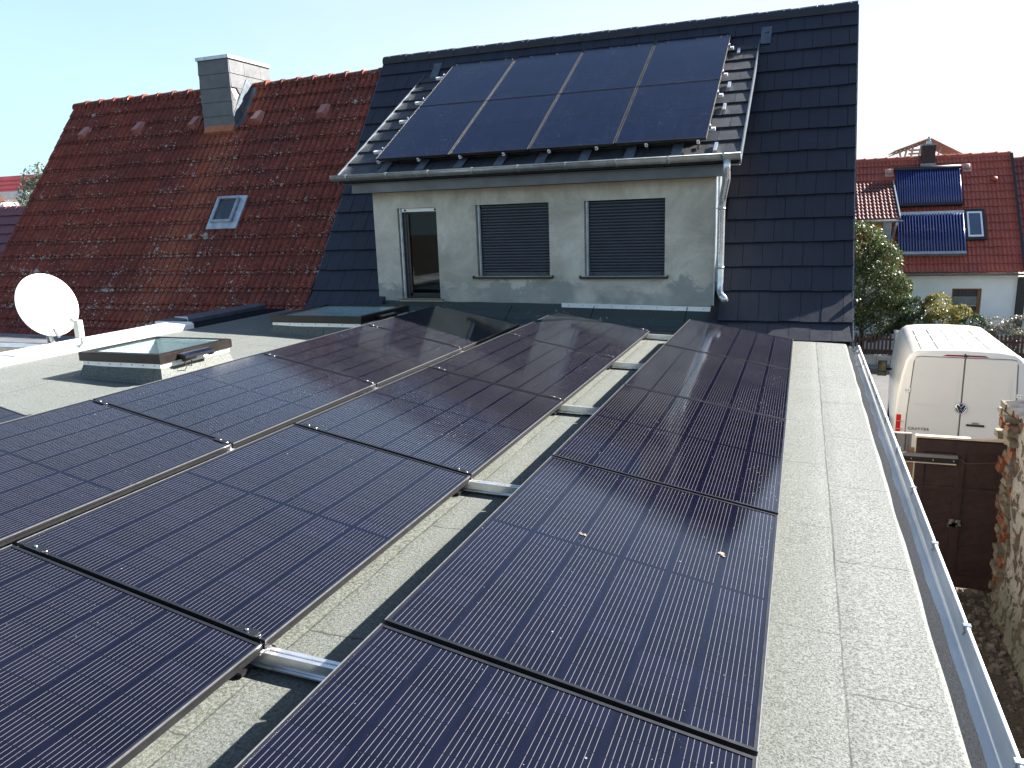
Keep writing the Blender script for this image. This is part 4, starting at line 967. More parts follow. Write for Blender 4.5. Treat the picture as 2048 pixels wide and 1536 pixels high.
b.tube([DC+dr_*(.318*math.cos(2*math.pi*k/seg))+dv*(.355*math.sin(2*math.pi*k/seg))+DN*.006 for k in range(seg+1)], .008, 6)
b.build('reflector', mat('white dish enamel', (.83, .83, .82), .45, 0, .03, 3), dish, DO)
foot = DC-dv*.355
b = MB(); b.tube([(-7.985, 6.26, -1.40), (-7.985, 6.26, -1.0), (-7.985, 6.26, -.78)], .030, 12); b.box(-8.02, -7.94, 6.2, 6.32, -.95, -.70); b.box(-8.09, -7.88, 6.16, 6.36, -1.402, -1.385)
b.build('pole', ALU, dish, DO)
lnb = DC-dv*.34+DN*.50
b = MB(); b.tube([foot+DN*.01-dv*.01, lnb-dv*.03-DN*.05], .013, 8, 0); b.tube([foot+dv*.09+DN*.0, foot-dv*.03+DN*.03], .012, 6, 1); b.build('arm', [WHITE, ZINC], dish, DO)
mm = Matrix.Translation(lnb-dv*.07); b = MB(); b.box(-.035, .035, -.03, .03, -.10, .085, 0, mm); b.tube([lnb-DN*.03+dv*.03, lnb-DN*.10+dv*.05], [.018, .030], 12, 0); b.build('receiver', mat('cream plastic', (.66, .65, .55), .5), dish, DO)
b = MB()
for q in range(4):
    o_ = Vector((0, 0, -.012*q)); st = lnb-dv*.16+Vector((.01*q-.015, 0, 0))
    b.tube([st, st-Vector((0, 0, .08)), st+Vector((-.10, -.02, -.13))+o_, st+Vector((-.25, .0, -.16))+o_, st+Vector((-.42, .03, -.19))+o_, Vector((-7.93, 6.25, -1.24))+Vector((0, 0, .03*q)), Vector((-7.96, 6.25, -1.12))], .0055, 6)
b.build('coax_cables', WHITE, dish, DO)

# ================================================================== FAR LEFT BACKGROUND
pr = thing('purple_roofed_house', (-22, 16, G), 'low house with a shaded maroon tile roof at the left edge behind the red roof', 'house'); PO = tuple(pr.location)
b = MB(); pp = [(13.0, -2.2), (15.6, .68)]; 
def simple_roof(b, prof, x0, x1, s, step=.03, w_=.25):
    at, LL = path(prof); n = int(LL/s)
    for k in range(n):
        (ya, za), (yb, zb) = at(LL*k/n), at(LL*(k+1)/n); d = Vector((0, yb-ya, zb-za)).normalized(); nn = Vector((0, -d.z, d.y)); N = int((x1-x0)/w_)*2
        lo = []; hi = []; ft = []
        for i in range(N+1):
            x = x0+(x1-x0)*i/N; h = (.02 if i % 2 else 0)*step/.03
            lo.append(Vector((x, ya, za))+nn*(step+h)); hi.append(Vector((x, yb, zb))+nn*h); ft.append(Vector((x, ya, za))+nn*h)
        m_ = N+1; b.add(lo+hi, [(q, q+1, m_+q+1, m_+q) for q in range(N)], 0, None, True); b.add(lo+ft, [(m_+q, m_+q+1, q+1, q) for q in range(N)])
simple_roof(b, pp, -30, -16.2, .30); ridge(b, -30, -16.2, 15.62, .62, .4, .1); b.build('roof', m_newtile('maroon tile', (.16, .04, .055)), pr, PO)
b = MB(); b.prism([(13.2, G), (13.2, -2.2), (15.6, .5), (18, -2.2), (18, G)], 'x', -30, -16.4); b.build('wall', RENDER, pr, PO)
wh = thing('white_house', (-58, 46, G), 'distant white house with a bright red ribbed roof at the far left edge', 'house'); WO = tuple(wh.location)
b = MB(); at1 = [(45.5, 3.10), (47.0, 4.55)]
simple_roof(b, at1, -72, -52, .5, .02, .3); b.build('roof', m_newtile('bright red roof', (.50, .07, .06)), wh, WO)
b = MB(); b.hexa([(-72, 45.0, 2.55), (-52, 45.0, 2.55), (-52, 45.5, 3.18), (-72, 45.5, 3.18)], [(-72, 44.98, 2.6), (-52, 44.98, 2.6), (-52, 45.48, 3.23), (-72, 45.48, 3.23)]); b.build('lower_roof', mat('grey roof sheet', (.42, .45, .43), .7), wh, WO)
b = MB(); b.box(-72, -52, 45.2, 50, G, 2.6); b.box(-72, -52, 44.9, 45.02, 2.46, 2.58, 1); b.build('wall', [WHITE, ZINC], wh, WO)
oh = thing('orange_roofed_annex', (-61, 43, G), 'small annex with a pale orange tile roof in front of the distant white house', 'house'); OO = tuple(oh.location)
b = MB(); b.add([(-64, 43.0, 2.40), (-57.2, 43.0, 2.36), (-58.7, 43.8, 3.05), (-64, 43.8, 3.2)], [(0, 1, 2, 3)]); b.add([(-64, 43.0, 2.30), (-57.2, 43.0, 2.26), (-57.2, 43.0, 2.36), (-64, 43, 2.4)], [(0, 1, 2, 3)]); b.build('roof', m_newtile('orange tile', (.62, .26, .12)), oh, OO)
b = MB(); b.box(-64, -57.5, 43.1, 44.8, G, 2.3); b.tube([(-57.6, 43.0, 2.3), (-57.9, 43.05, 1.9), (-57.9, 43.05, G)], .06, 8, 1); b.build('wall', [WHITE, ALUW], oh, OO)

# foliage
def crown(b, blobs, n, size, asp=.6, droop=0):
    tot = sum(q[3]*q[4]*q[5] for q in blobs)
    for (cx, cy, cz, rx, ry, rz_) in blobs:
        m_ = int(n*rx*ry*rz_/tot)
        cl = [Vector((random.gauss(0, 1), random.gauss(0, 1), random.gauss(0, 1))).normalized() for _ in range(26)]
        for _ in range(m_):
            d = random.choice(cl)+Vector((random.gauss(0, .28), random.gauss(0, .28), random.gauss(0, .28))); d.normalize()
            r = random.uniform(.55, 1.03)**.5*(1+.18*noise.noise(d*2.3+Vector((cx, cy, cz))))
            p = Vector((cx+d.x*rx*r, cy+d.y*ry*r, cz+d.z*rz_*r)); s_ = size*random.uniform(.6, 1.3)
            a = Vector((random.gauss(0, 1), random.gauss(0, 1), random.gauss(0, 1)-droop)).normalized(); c = a.orthogonal().normalized(); c = (c*math.cos(t_)+a.cross(c)*math.sin(t_)) if (t_ := random.uniform(0, 6.28)) else c
            b.add([p-a*s_, p+c*s_*asp, p+a*s_, p-c*s_*asp], [(0, 1, 2, 3)])
def trunk(b, base, top, r, limbs=6, spread=.6):
    base, top = Vector(base), Vector(top); b.tube([base, base.lerp(top, .35)+Vector((.03, 0, 0)), base.lerp(top, .7), top], [r, r*.8, r*.5, r*.2], 8)
    for i in range(limbs):
        p = base.lerp(top, .25+.6*i/limbs); a = random.uniform(0, 6.28); L = (top-base).length*spread*random.uniform(.35, .6)
        q = p+Vector((math.cos(a)*L, math.sin(a)*L, L*.7)); b.tube([p, p.lerp(q, .5)+Vector((0, 0, .04)), q], [r*.45, r*.3, r*.1], 6)
BARK = mat('bark', (.10, .075, .055), .9, 0, .3, 8, .02, 20)
def plant(name, label, cat, base, top, blobs, n, size, leafm, r=.05, group=None, asp=.6):
    t_ = thing(name, base, label, cat, group); o = tuple(base)
    b = MB(); trunk(b, base, top, r); b.build('trunk', BARK, t_, o)
    b = MB(); crown(b, blobs, n, size, asp); b.build('crown', leafm, t_, o); return t_
LG = m_leaf('glossy leaves', (.035, .055, .022), (.10, .13, .045), (.16, .15, .06))
LY = m_leaf('yellowing leaves', (.10, .12, .03), (.24, .22, .06), (.35, .22, .10))
LD = m_leaf('dark leaves', (.02, .04, .022), (.05, .08, .03), (.08, .11, .05))
LC = m_leaf('needle tufts', (.02, .05, .04), (.05, .09, .06), (.10, .14, .08))
LP = m_leaf('pink blossom', (.05, .08, .05), (.16, .16, .12), (.50, .36, .40))
plant('tree', 'feathery dark green conifer rising behind the left edge of the red roof', 'tree', (-27.6, 22, G), (-27.2, 22, 2.4),
      [(-26.9, 22, 1.2, 1.1, 1.0, .9), (-27.2, 22, 2.0, .6, .6, .55), (-28.0, 22, 1.0, .7, .7, .35), (-27.7, 22, .3, .9, .8, .5), (-26.6, 22.2, 0, 1.3, 1.2, 1.0)], 5200, .075, LC, .14, asp=.35)
# ================================================================== GATE, POST, ALLEY WALL
YG = 10.62
gt = thing('wooden_gate', (1.95, YG, G), 'dark brown panelled double gate closing the narrow alley', 'gate'); GO = tuple(gt.location)
b = MB(); b.box(1.47, 2.50, YG, YG+.035, G+.07, -2.93)
for x0, x1 in ((1.47, 1.58), (1.93, 2.03), (2.42, 2.50)): b.box(x0, x1, YG-.022, YG-.002, G+.07, -2.95)
for z0, z1 in ((-3.10, -2.95), (-3.62, -3.56), (G+.10, G+.25)): b.box(1.58, 1.93, YG-.020, YG-.002, z0, z1); b.box(2.03, 2.42, YG-.020, YG-.002, z0, z1)
for i in range(11):
    for xa, xb in ((1.58, 1.93), (2.03, 2.42)):
        z = G+.28+i*.12; b.hexa([(xa, YG-.006, z), (xb, YG-.006, z+.12), (xb, YG-.002, z+.12), (xa, YG-.002, z)], [(xa, YG-.004, z+.10), (xb, YG-.004, z+.22), (xb, YG-.002, z+.22), (xa, YG-.002, z+.10)])
b.build('door_leaf', WOODB, gt, GO)
b = MB(); b.box(1.46, 2.52, YG-.03, YG+.05, -2.93, -2.905); b.box(1.455, 1.470, YG-.02, YG+.04, -4.3, -2.93); b.split('top_rail', WOODL, gt, GO)
b = MB(); b.box(1.32, 1.93, YG-.055, YG-.030, -3.24, -3.17, 0); b.box(1.30, 1.94, YG-.075, YG-.024, -3.17, -3.13, 1); b.box(1.32, 1.93, YG-.060, YG-.026, -3.255, -3.243, 2)
for x in (1.42, 1.67, 1.90): b.tube([(x, YG-.055, -3.205), (x, YG-.062, -3.205)], .008, 6, 2)
b.build('slide_bolt', [BLACKM, TAUPE, WOODL], gt, GO)
b = MB(); pts = [(1.94, YG-.04, -3.17), (2.0, YG-.045, -3.19), (2.03, YG-.045, -3.225), (2.10, YG-.045, -3.225), (2.44, YG-.045, -3.18), (2.52, YG-.05, -3.15)]; b.tube(pts, .005, 6); b.build('wire', mat('rusty wire', (.14, .08, .06), .8), gt, GO)
b = MB()
for i in range(14): 
    a = random.uniform(0, 6.28); r = random.uniform(0, .075); b.tube([(1.97+r*math.cos(a), YG-.024, -4.05+r*math.sin(a)*.8), (1.97+r*math.cos(a), YG-.036, -4.05+r*math.sin(a)*.8)], random.uniform(.016, .030), 7)
b.box(1.91, 1.93, YG-.03, YG-.022, -4.05, -3.99); b.box(2.02, 2.04, YG-.03, YG-.022, -4.05, -3.99)
b.build('lock_plate', mat('corroded lock', (.22, .20, .17), .8, .3, .4, 20, .01, 60), gt, GO)
gp = thing('gate_post', (1.36, YG+.04, G), 'brown metal post and timber left of the gate beside the gutter', 'post'); GP = tuple(gp.location)
b = MB(); b.box(1.20, 1.42, YG+.03, YG+.10, -3.16, -2.90); b.box(1.245, 1.335, YG+.0, YG+.03, -3.16, -2.895); b.box(1.36, 1.375, YG+.01, YG+.03, -3.16, -2.897); b.box(1.20, 1.215, YG+.01, YG+.03, -3.16, -2.897); b.build('metal_profile', TAUPE, gp, GP)
b = MB(); b.box(1.25, 1.455, YG+.0, YG+.10, G, -3.16); b.box(1.29, 1.33, YG-.025, YG-.0, G, -3.27); b.box(1.40, 1.452, YG-.02, YG-.0, G, -3.07); b.build('timber', WOODO, gp, GP)

aw = thing('ruined_brick_wall', (2.7, 9.5, G), 'crumbling brick and whitewashed wall at the right edge beside the gate', 'wall'); AO = tuple(aw.location)
b = MB()
z = G
row_i = 0
while z < -2.50:
    y = 10.12+(.10 if row_i % 2 else 0)+.10*smooth_noise((row_i*.7, 0, 0), 1)
    while y < 10.78:
        L = random.uniform(.16, .27); h = random.uniform(.055, .085); pro = random.uniform(-.045, .05)+.05*smooth_noise((y, z, 0), 2.5)+(.03 if z > -3.4 else 0)
        x0 = 2.44-pro; vs = [(x0+random.uniform(-.012, .012), y+random.uniform(-.01, .01), z+random.uniform(-.008, .008)) for _ in range(1)]
        j = lambda s=.012: random.uniform(-s, s)
        b.hexa([(x0+j(), y+j(), z+j()), (2.9, y, z), (2.9, y+L-.012, z), (x0+j(), y+L-.012+j(), z+j())], [(x0+.008+j(), y+j(), z+h+j()), (2.9, y, z+h), (2.9, y+L-.012, z+h), (x0+.008+j(), y+L-.012+j(), z+h+j())], random.choice((0, 0, 1, 1, 2)))
        y += L
    z += .083; row_i += 1
b.box(2.47, 2.9, 10.14, 10.75, G, -2.56, 2)
b.build('brick_pier', [m_brick(), mat('lime mortar lumps', (.20, .165, .12), .95, 0, .35, 9, .02, 25), mat('dark mortar', (.15, .125, .10), .95, 0, .3, 9, .02, 25)], aw, AO)
b = MB(); ny, nz = 90, 60; vs = []
for j in range(nz+1):
    for i in range(ny+1):
        y = 10.14-7.6*(i/ny); z = G+(2.52)*(j/nz); n1 = smooth_noise((0, y, z), 1.6); n2 = smooth_noise((3, y, z), 6)
        vs.append((2.47-.05*n1-.025*n2-.10*max(0, 1-(z-G)/.5)**2, y, z))
b.add(vs, [(j*(ny+1)+i, j*(ny+1)+i+1, (j+1)*(ny+1)+i+1, (j+1)*(ny+1)+i) for j in range(nz) for i in range(ny)], 0, None, True)
b.box(2.6, 3.0, 2.5, 10.14, G, -2.48)
b.build('whitewashed_face', m_flaked(), aw, AO)
cs = MB(); N = 40
vs = []
for i in range(N+1):
    y = 10.35-.9*i/N*1.0-0.0; z = -2.36+.022*math.sin(i*2*math.pi/8); vs += [(2.34, y, z), (3.3, y, z+.12), (2.34, y, z-.012), (3.3, y, z+.108)]
cs.add(vs, [(4*i, 4*i+1, 4*i+5, 4*i+4) for i in range(N)]+[(4*i+2, 4*i+6, 4*i+7, 4*i+3) for i in range(N)]+[(4*i, 4*i+4, 4*i+6, 4*i+2) for i in range(N)], 0, None, True)
tag(cs.build('corrugated_sheet', mat('fibre cement', (.30, .29, .28), .8, 0, .3, 6, .004, 40), None, (2.8, 9.9, -2.36)), 'grey corrugated sheet jutting out on top of the ruined wall at the right edge', 'roof sheet')

# ================================================================== VAN
van = thing('delivery_van', (2.60, 14.30, G), 'white high-roof van parked beyond the gate, seen from behind', 'van'); van.rotation_euler = (0, 0, R(-4.5))
# local: x right, y forward (away), z up ; rear at y=0
Hh, W2, Ln = 2.56, .985, 5.9
def van_sec(y):       # half-profile list (x,z) for a section
    k = max(0, (y-0.0)/Ln); h = Hh-.30*k; f = 1.0
    w_ = W2-(.05 if y < .03 else 0)-.10*max(0, k-.85)/.15
    if y > 4.9: h = (Hh-.27)*(1-.50*((y-4.9)/1.0)**1.1)
    h0 = h-(.05 if y < .03 else 0)
    return [(w_*.97, .42), (w_, .70), (w_, 1.25), (w_*.975, 1.75*h/Hh), (w_*.93, 2.12*h/Hh), (w_*.88, 2.36*h/Hh), (w_*.82, h0-.09), (w_*.73, h0-.025), (w_*.5, h0+.005), (0, h0+.02)]
ys = [0, .035, .10, .6, 1.2, 1.8, 2.4, 3.0, 3.6, 4.2, 4.7, 4.9, 5.2, 5.5, 5.8, 5.9]
b = MB(); vs = []; ns = None
for y in ys:
    s_ = van_sec(y); ring = [(x, y, z) for x, z in s_]+[(-x, y, z) for x, z in reversed(s_[:-1])]; ns = len(ring); vs += ring
b.add(vs, [(i*ns+k, (i+1)*ns+k, (i+1)*ns+k+1, i*ns+k+1) for i in range(len(ys)-1) for k in range(ns-1)]+[tuple(range(ns))]+[tuple(((len(ys)-1)*ns+k) for k in range(ns-1, -1, -1))], 0, None, False)
for p_i in range(len(b.f)): b.sm[p_i] = True
for q in (-.62, -.38, -.13, .13, .38, .62):    # roof ribs
    for (ya, yb2) in ((.18, 1.3), (1.45, 2.5), (2.7, 3.6)):
        za, zb2 = van_sec(ya)[-2][1], van_sec(yb2)[-2][1]; off = .012 if abs(q) < .5 else -.012
        b.hexa([(q-.012, ya, za), (q+.012, ya, za), (q+.012, yb2, zb2), (q-.012, yb2, zb2)], [(q-.006, ya, za+.012+off), (q+.006, ya, za+.012+off), (q+.006, yb2, zb2+.012+off), (q-.006, yb2, zb2+.012+off)])
body = b.build('body', WPAINT, van)
SEAM = mat('door seam', (.10, .095, .09), .8)
def seam(b, pts, r=.006):
    b.tube([(x, -.004, z) for x, z in pts], r, 5)
b = MB()
b.hexa([(-.80, -.012, .62), (-.012, -.012, .62), (-.012, .01, .62), (-.80, .01, .62)], [(-.735, -.012, 2.43), (-.012, -.012, 2.44), (-.012, .01, 2.44), (-.735, .01, 2.43)])
b.hexa([(-.70, -.018, 1.63), (-.09, -.018, 1.63), (-.09, -.012, 1.63), (-.70, -.012, 1.63)], [(-.665, -.018, 2.12), (-.07, -.018, 2.12), (-.07, -.012, 2.12), (-.665, -.012, 2.12)])
b.hexa([(-.78, -.020, .70), (-.03, -.020, .70), (-.03, -.012, .70), (-.78, -.012, .70)], [(-.78, -.015, 1.38), (-.03, -.015, 1.38), (-.03, -.012, 1.38), (-.78, -.012, 1.38)])
dl = b.build('rear_door', WPAINT, van)
b = MB()
b.hexa([(.80, -.012, .62), (.012, -.012, .62), (.012, .01, .62), (.80, .01, .62)][::-1], [(.735, -.012, 2.43), (.012, -.012, 2.44), (.012, .01, 2.44), (.735, .01, 2.43)][::-1])
b.hexa([(.09, -.018, 1.63), (.70, -.018, 1.63), (.70, -.012, 1.63), (.09, -.012, 1.63)], [(.07, -.018, 2.12), (.665, -.018, 2.12), (.665, -.012, 2.12), (.07, -.012, 2.12)])
b.hexa([(.03, -.020, .70), (.78, -.020, .70), (.78, -.012, .70), (.03, -.012, .70)], [(.03, -.015, 1.38), (.78, -.015, 1.38), (.78, -.012, 1.38), (.03, -.012, 1.38)])
dR = b.build('rear_door', WPAINT, van)
b = MB(); seam(b, [(-.81, .6), (-.80, 1.4), (-.75, 2.35), (-.72, 2.44), (-.66, 2.455), (.66, 2.455), (.72, 2.44), (.75, 2.35), (.80, 1.4), (.81, .6)]); b.box(-.010, .010, -.010, .0, .6, 2.45); b.build('door_seals', SEAM, body)
b = MB(); b.box(.10, .36, -.028, -.015, 1.30, 1.335, 0); b.hexa([(.17, -.030, 1.335), (.29, -.030, 1.335), (.29, -.016, 1.335), (.17, -.016, 1.335)], [(.19, -.026, 1.37), (.27, -.026, 1.37), (.27, -.016, 1.37), (.19, -.016, 1.37)], 1); b.build('door_handle', [BLACKM, TAUPE], dR)
b = MB(); b.hexa([(-.33, -.010, 2.475), (.33, -.010, 2.475), (.33, .03, 2.475), (-.33, .03, 2.475)], [(-.27, .0, 2.50), (.27, .0, 2.50), (.27, .04, 2.51), (-.27, .04, 2.51)]); b.build('brake_light', mat('dark red lens', (.22, .01, .05), .2), van)
b = MB(); b.tube([(0, -.02, 2.47), (0, -.02, 2.52)], .022, 8); b.build('rear_camera', BLACKM, van)
for s_ in (-1, 1):
    b = MB(); x0, x1 = sorted((s_*.825, s_*.955)); b.hexa([(x0, -.014, 1.03), (x1, .01, 1.03), (x1, .09, 1.03), (x0, .09, 1.03)], [(x0, -.014, 1.42), (x1, .01, 1.42), (x1, .09, 1.42), (x0, .09, 1.42)]); 
    for z in (1.16, 1.30): b.box(x0+.01, x1-.02, -.019, -.008, z, z+.012, 1)
    b.build('tail_light', [mat('red lens', (.60, .012, .012), .15), mat('pale red lens', (.75, .25, .22), .2)], van)
    b = MB(); xh = s_*.86; b.box(min(xh, xh-s_*.09), max(xh, xh-s_*.09), -.022, .0, 1.83, 1.89)
    for q in (-.02, -.06): b.tube([(xh+s_*q, -.022, 1.86), (xh+s_*q, -.027, 1.86)], .009, 6, 1)
    b.build('hinge', [WHITE, BLACKM], van)
# emblem
b = MB(); c = Vector((0, -.026, 1.60)); r = .082; n = 32
b.tube([c+Vector((r*math.cos(2*math.pi*k/n), 0, r*math.sin(2*math.pi*k/n))) for k in range(n+1)], .009, 6, 0)
b.add([c+Vector((0, .008, 0))]+[c+Vector((r*math.cos(2*math.pi*k/n), .008, r*math.sin(2*math.pi*k/n))) for k in range(n)], [(0, 1+(k+1) % n, 1+k) for k in range(n)], 1)
for pts in ([(-.038, .068), (-.002, .008), (.038, .068)][::1], [(-.068, .036), (-.030, -.062), (0, -.004), (.030, -.062), (.068, .036)]):
    b.tube([c+Vector((x, -.002, z)) for x, z in pts], .0085, 6, 0)
b.build('emblem', [mat('chrome', (.75, .76, .78), .15, 1, .05, 5), mat('emblem ground', (.02, .022, .03), .3)], van)
tcv = bpy.data.curves.new('lettering', 'FONT'); tcv.body = 'CRAFTER'; tcv.size = .066; tcv.extrude = .004; tcv.space_character = 1.25
tcv.materials.append(mat('chrome', (0, 0, 0))); tmp_ = bpy.data.objects.new('tmp', tcv); COL.objects.link(tmp_); bpy.context.view_layer.update(); me_ = bpy.data.meshes.new_from_object(tmp_); bpy.data.objects.remove(tmp_); to = bpy.data.objects.new('lettering', me_); COL.objects.link(to); to.parent = van; to.location = (-.765, -.024, 1.17); to.rotation_euler = (R(90), 0, 0)
b = MB(); b.tube([(-.96, 4.1, 1.42), (-1.08, 4.1, 1.42)], .03, 6); b.box(-1.25, -1.07, 4.04, 4.16, 1.27, 1.60, 0); b.box(-1.235, -1.085, 4.035, 4.04, 1.38, 1.58, 1); b.box(-1.235, -1.085, 4.035, 4.04, 1.29, 1.355, 1)
b.build('side_mirror', [BLACKM, mat('mirror', (.10, .13, .08), .06, .6, .2, 8)], van)
b = MB(); b.hexa([(W2+.02, .55, .6), (W2+.07, .55, .6), (W2+.07, 1.75, .6), (W2+.02, 1.75, .6)], [(W2*.86+.06, .55, 2.30), (W2*.86+.11, .55, 2.30), (W2*.86+.11, 1.75, 2.25), (W2*.86+.06, 1.75, 2.25)]); b.build('sliding_door', WPAINT, van)
for s_ in (-1, 1):
    for y in (1.15, 4.85):
        b = MB(); b.tube([(s_*(W2-.02), y, .35), (s_*(W2-.26), y, .35)], .35, 24); wh_ = b.build('wheel', RUBBER, van)
        b = MB(); b.tube([(s_*(W2-.012), y, .35), (s_*(W2-.10), y, .35)], .20, 18); b.build('rim', ZINC, wh_)
b = MB(); b.box(-.95, .95, -.05, .12, .36, .56); b.build('rear_bumper', BLACKM, van)
b = MB(); b.hexa([(-W2*.955, 3.65, 1.25), (-W2*.95, 4.6, 1.25), (-W2*.8, 4.6, 1.25), (-W2*.8, 3.65, 1.25)], [(-W2*.955+.015, 3.7, 1.88), (-W2*.93+.01, 4.55, 1.75), (-W2*.7, 4.55, 1.75), (-W2*.7, 3.7, 1.88)]); b.build('side_window', mat('tinted glass', (.02, .025, .03), .08), van)

# ================================================================== FENCE, BUSHES, FAR HOUSE
fn = thing('picket_fence', (.8, 26.0, G), 'dark brown picket fence on a low block wall left of the van', 'fence', 'garden fences along the street'); FO = tuple(fn.location)
b = MB(); b.box(-2.5, 2.76, 25.92, 26.10, G, -4.66, 0)
for i in range(14): b.box(-2.5+.4*i, -2.493+.4*i, 25.914, 25.92, G, -4.67, 1)
b.box(-2.5, 2.76, 25.88, 26.14, -4.66, -4.61, 0); b.build('block_wall', [mat('block masonry', (.42, .40, .37), .9, 0, .2, 5, .01, 30), FDK], fn, FO)
b = MB()
for i in range(48): 
    x = -2.45+.108*i; h = -3.95+.02*random.random(); b.prism([(x, -4.60), (x+.06, -4.60), (x+.06, h-.04), (x+.03, h), (x, h-.04)], 'y', 25.98, 26.0)
b.box(-2.5, 2.75, 26.0, 26.03, -4.15, -4.09); b.box(-2.5, 2.75, 26.0, 26.03, -4.50, -4.44); b.build('pickets', mat('stained picket', (.06, .03, .022), .8, 0, .3, 9), fn, FO)
pl = thing('gate_pillar', (2.92, 26, G), 'pale block pillar at the end of the picket fence beside the van', 'pillar'); 
b = MB(); b.box(2.78, 3.08, 25.84, 26.14, G, -3.90)
for k in range(5): b.box(2.775, 3.085, 25.835, 26.145, G+.22*k+.2, G+.22*k+.208, 1)
b.box(2.75, 3.11, 25.81, 26.17, -3.90, -3.84); b.build('masonry', [mat('pale block', (.58, .55, .51), .9, 0, .12, 5), CONC], pl, tuple(pl.location))
fn2 = thing('picket_fence', (5.6, 26.0, G), 'brown picket fence partly hidden right of the van under pink flowers', 'fence', 'garden fences along the street'); F2 = tuple(fn2.location)
b = MB()
for i in range(40): 
    x = 3.2+.108*i; h = -3.90; b.prism([(x, -4.60), (x+.06, -4.60), (x+.06, h-.04), (x+.03, h), (x, h-.04)], 'y', 25.98, 26.0)
b.box(3.2, 7.6, 26.0, 26.03, -4.15, -4.09); b.box(3.2, 7.6, 26.0, 26.03, -4.5, -4.44); b.build('pickets', mat('stained picket', (0, 0, 0)), fn2, F2)
b = MB(); b.box(3.1, 7.6, 25.92, 26.1, G, -4.61); b.build('block_wall', mat('block masonry', (0, 0, 0)), fn2, F2)

plant('shrub', 'tall glossy green shrub at the corner of the dark roof before the far house', 'shrub', (1.9, 27.2, G), (1.9, 27.2, -1.4),
      [(1.7, 27.2, -1.35, .75, .8, .85), (2.35, 27.2, -1.9, .62, .7, .8), (2.0, 27.2, -2.7, 1.15, .9, .95), (2.75, 27.1, -2.75, .55, .6, .6), (1.3, 27.2, -3.4, .8, .7, .7), (2.7, 27.2, -3.5, .7, .6, .55), (1.7, 27.0, -3.9, 1.2, .6, .5)], 26000, .043, LG, .07)
plant('shrub', 'small dark bush between the tall glossy shrub and the yellowish bush', 'shrub', (3.35, 26.8, G), (3.35, 26.8, -3.2),
      [(3.30, 26.8, -3.25, .36, .4, .38), (3.35, 26.8, -3.85, .55, .5, .5)], 4200, .038, LD, .04)
plant('shrub', 'yellowish round bush in front of the far house window', 'shrub', (4.15, 26.7, G), (4.15, 26.7, -3.1),
      [(4.0, 26.7, -3.15, .42, .4, .42), (4.1, 26.7, -3.75, .52, .5, .5), (4.6, 26.7, -3.35, .32, .35, .26)], 5200, .036, LY, .04)
plant('shrub', 'low dark leafy bush right of the yellowish bush under the far window', 'shrub', (4.9, 26.8, G), (4.9, 26.8, -3.5),
      [(4.85, 26.8, -3.75, .5, .45, .38), (5.1, 26.8, -4.2, .6, .5, .5)], 2600, .042, LD, .04)
plant('flowering_shrub', 'pink flowering shrub in front of the pale blue far wall', 'shrub', (5.9, 26.7, G), (5.9, 26.7, -3.9),
      [(5.6, 26.7, -3.75, .55, .4, .28), (6.3, 26.7, -3.7, .6, .4, .30), (5.9, 26.7, -4.1, .9, .5, .4)], 4200, .030, LP, .03)

fh = thing('far_house', (4, 31, G), 'far house with red tile roof, two solar tube collectors and pale wall', 'house'); FH = tuple(fh.location)
YF = 29.0; fth = R(48); fz0 = -2.30; fy0 = 28.7
fprof = [(fy0-.05, fz0-.02), (29.6, fz0+.95), (32.15, fz0+.95+math.tan(fth)*(32.15-29.6))]
fprof = [(fy0, fz0), (32.15, fz0+math.tan(R(48))*(32.15-fy0))]
FT = m_newtile('red clay tile', (.36, .078, .046))
b = MB(); pantiles(b, fprof, .6, 6.60, .335, .25, amp=1.3); b.build('roof', FT, fh, FH)
b = MB(); ridge(b, .6, 3.83, 32.17, fprof[1][1]-.03, .36, .12); ridge(b, 4.28, 6.62, 32.17, fprof[1][1]-.03, .36, .12); b.split('ridge_cap_run', FT, fh, FH)
fwin = [(4.70, 5.56, -3.72, -2.84), (2.75, 3.22, -3.7, -2.82)]
b = MB(); xs = sorted({.6, 6.54, *[o[0] for o in fwin], *[o[1] for o in fwin]}); zs = sorted({G, -2.30, *[o[2] for o in fwin], *[o[3] for o in fwin]})
for i in range(len(xs)-1):
    for j in range(len(zs)-1):
        cx, cz = (xs[i]+xs[i+1])/2, (zs[j]+zs[j+1])/2
        if any(o[0] < cx < o[1] and o[2] < cz < o[3] for o in fwin): continue
        b.quad((xs[i], YF, zs[j]), (xs[i+1], YF, zs[j]), (xs[i+1], YF, zs[j+1]), (xs[i], YF, zs[j+1]))
for o in fwin:
    D = .14
    b.quad((o[0], YF, o[2]), (o[0], YF+D, o[2]), (o[0], YF+D, o[3]), (o[0], YF, o[3])); b.quad((o[1], YF, o[2]), (o[1], YF, o[3]), (o[1], YF+D, o[3]), (o[1], YF+D, o[2]))
    b.quad((o[0], YF, o[3]), (o[0], YF+D, o[3]), (o[1], YF+D, o[3]), (o[1], YF, o[3])); b.quad((o[0], YF, o[2]), (o[1], YF, o[2]), (o[1], YF+D, o[2]), (o[0], YF+D, o[2]))
b.prism([(YF+.01, G), (YF+.01, fz0-.05), (32.15, fprof[1][1]-.1), (36, -2.3), (36, G)], 'x', 6.40, 6.54); b.prism([(YF+.01, G), (YF+.01, fz0-.05), (32.15, fprof[1][1]-.1), (36, -2.3), (36, G)], 'x', .62, .76)
b.build('wall', mat('pale render', (.80, .83, .84), .85, 0, .05, 2, .004, 60), fh, FH)
b = MB(); b.quad((.6, 32.15, fprof[1][1]), (6.6, 32.15, fprof[1][1]), (6.6, 36.2, -2.4), (.6, 36.2, -2.4)); b.build('back_roof', FT, fh, FH)
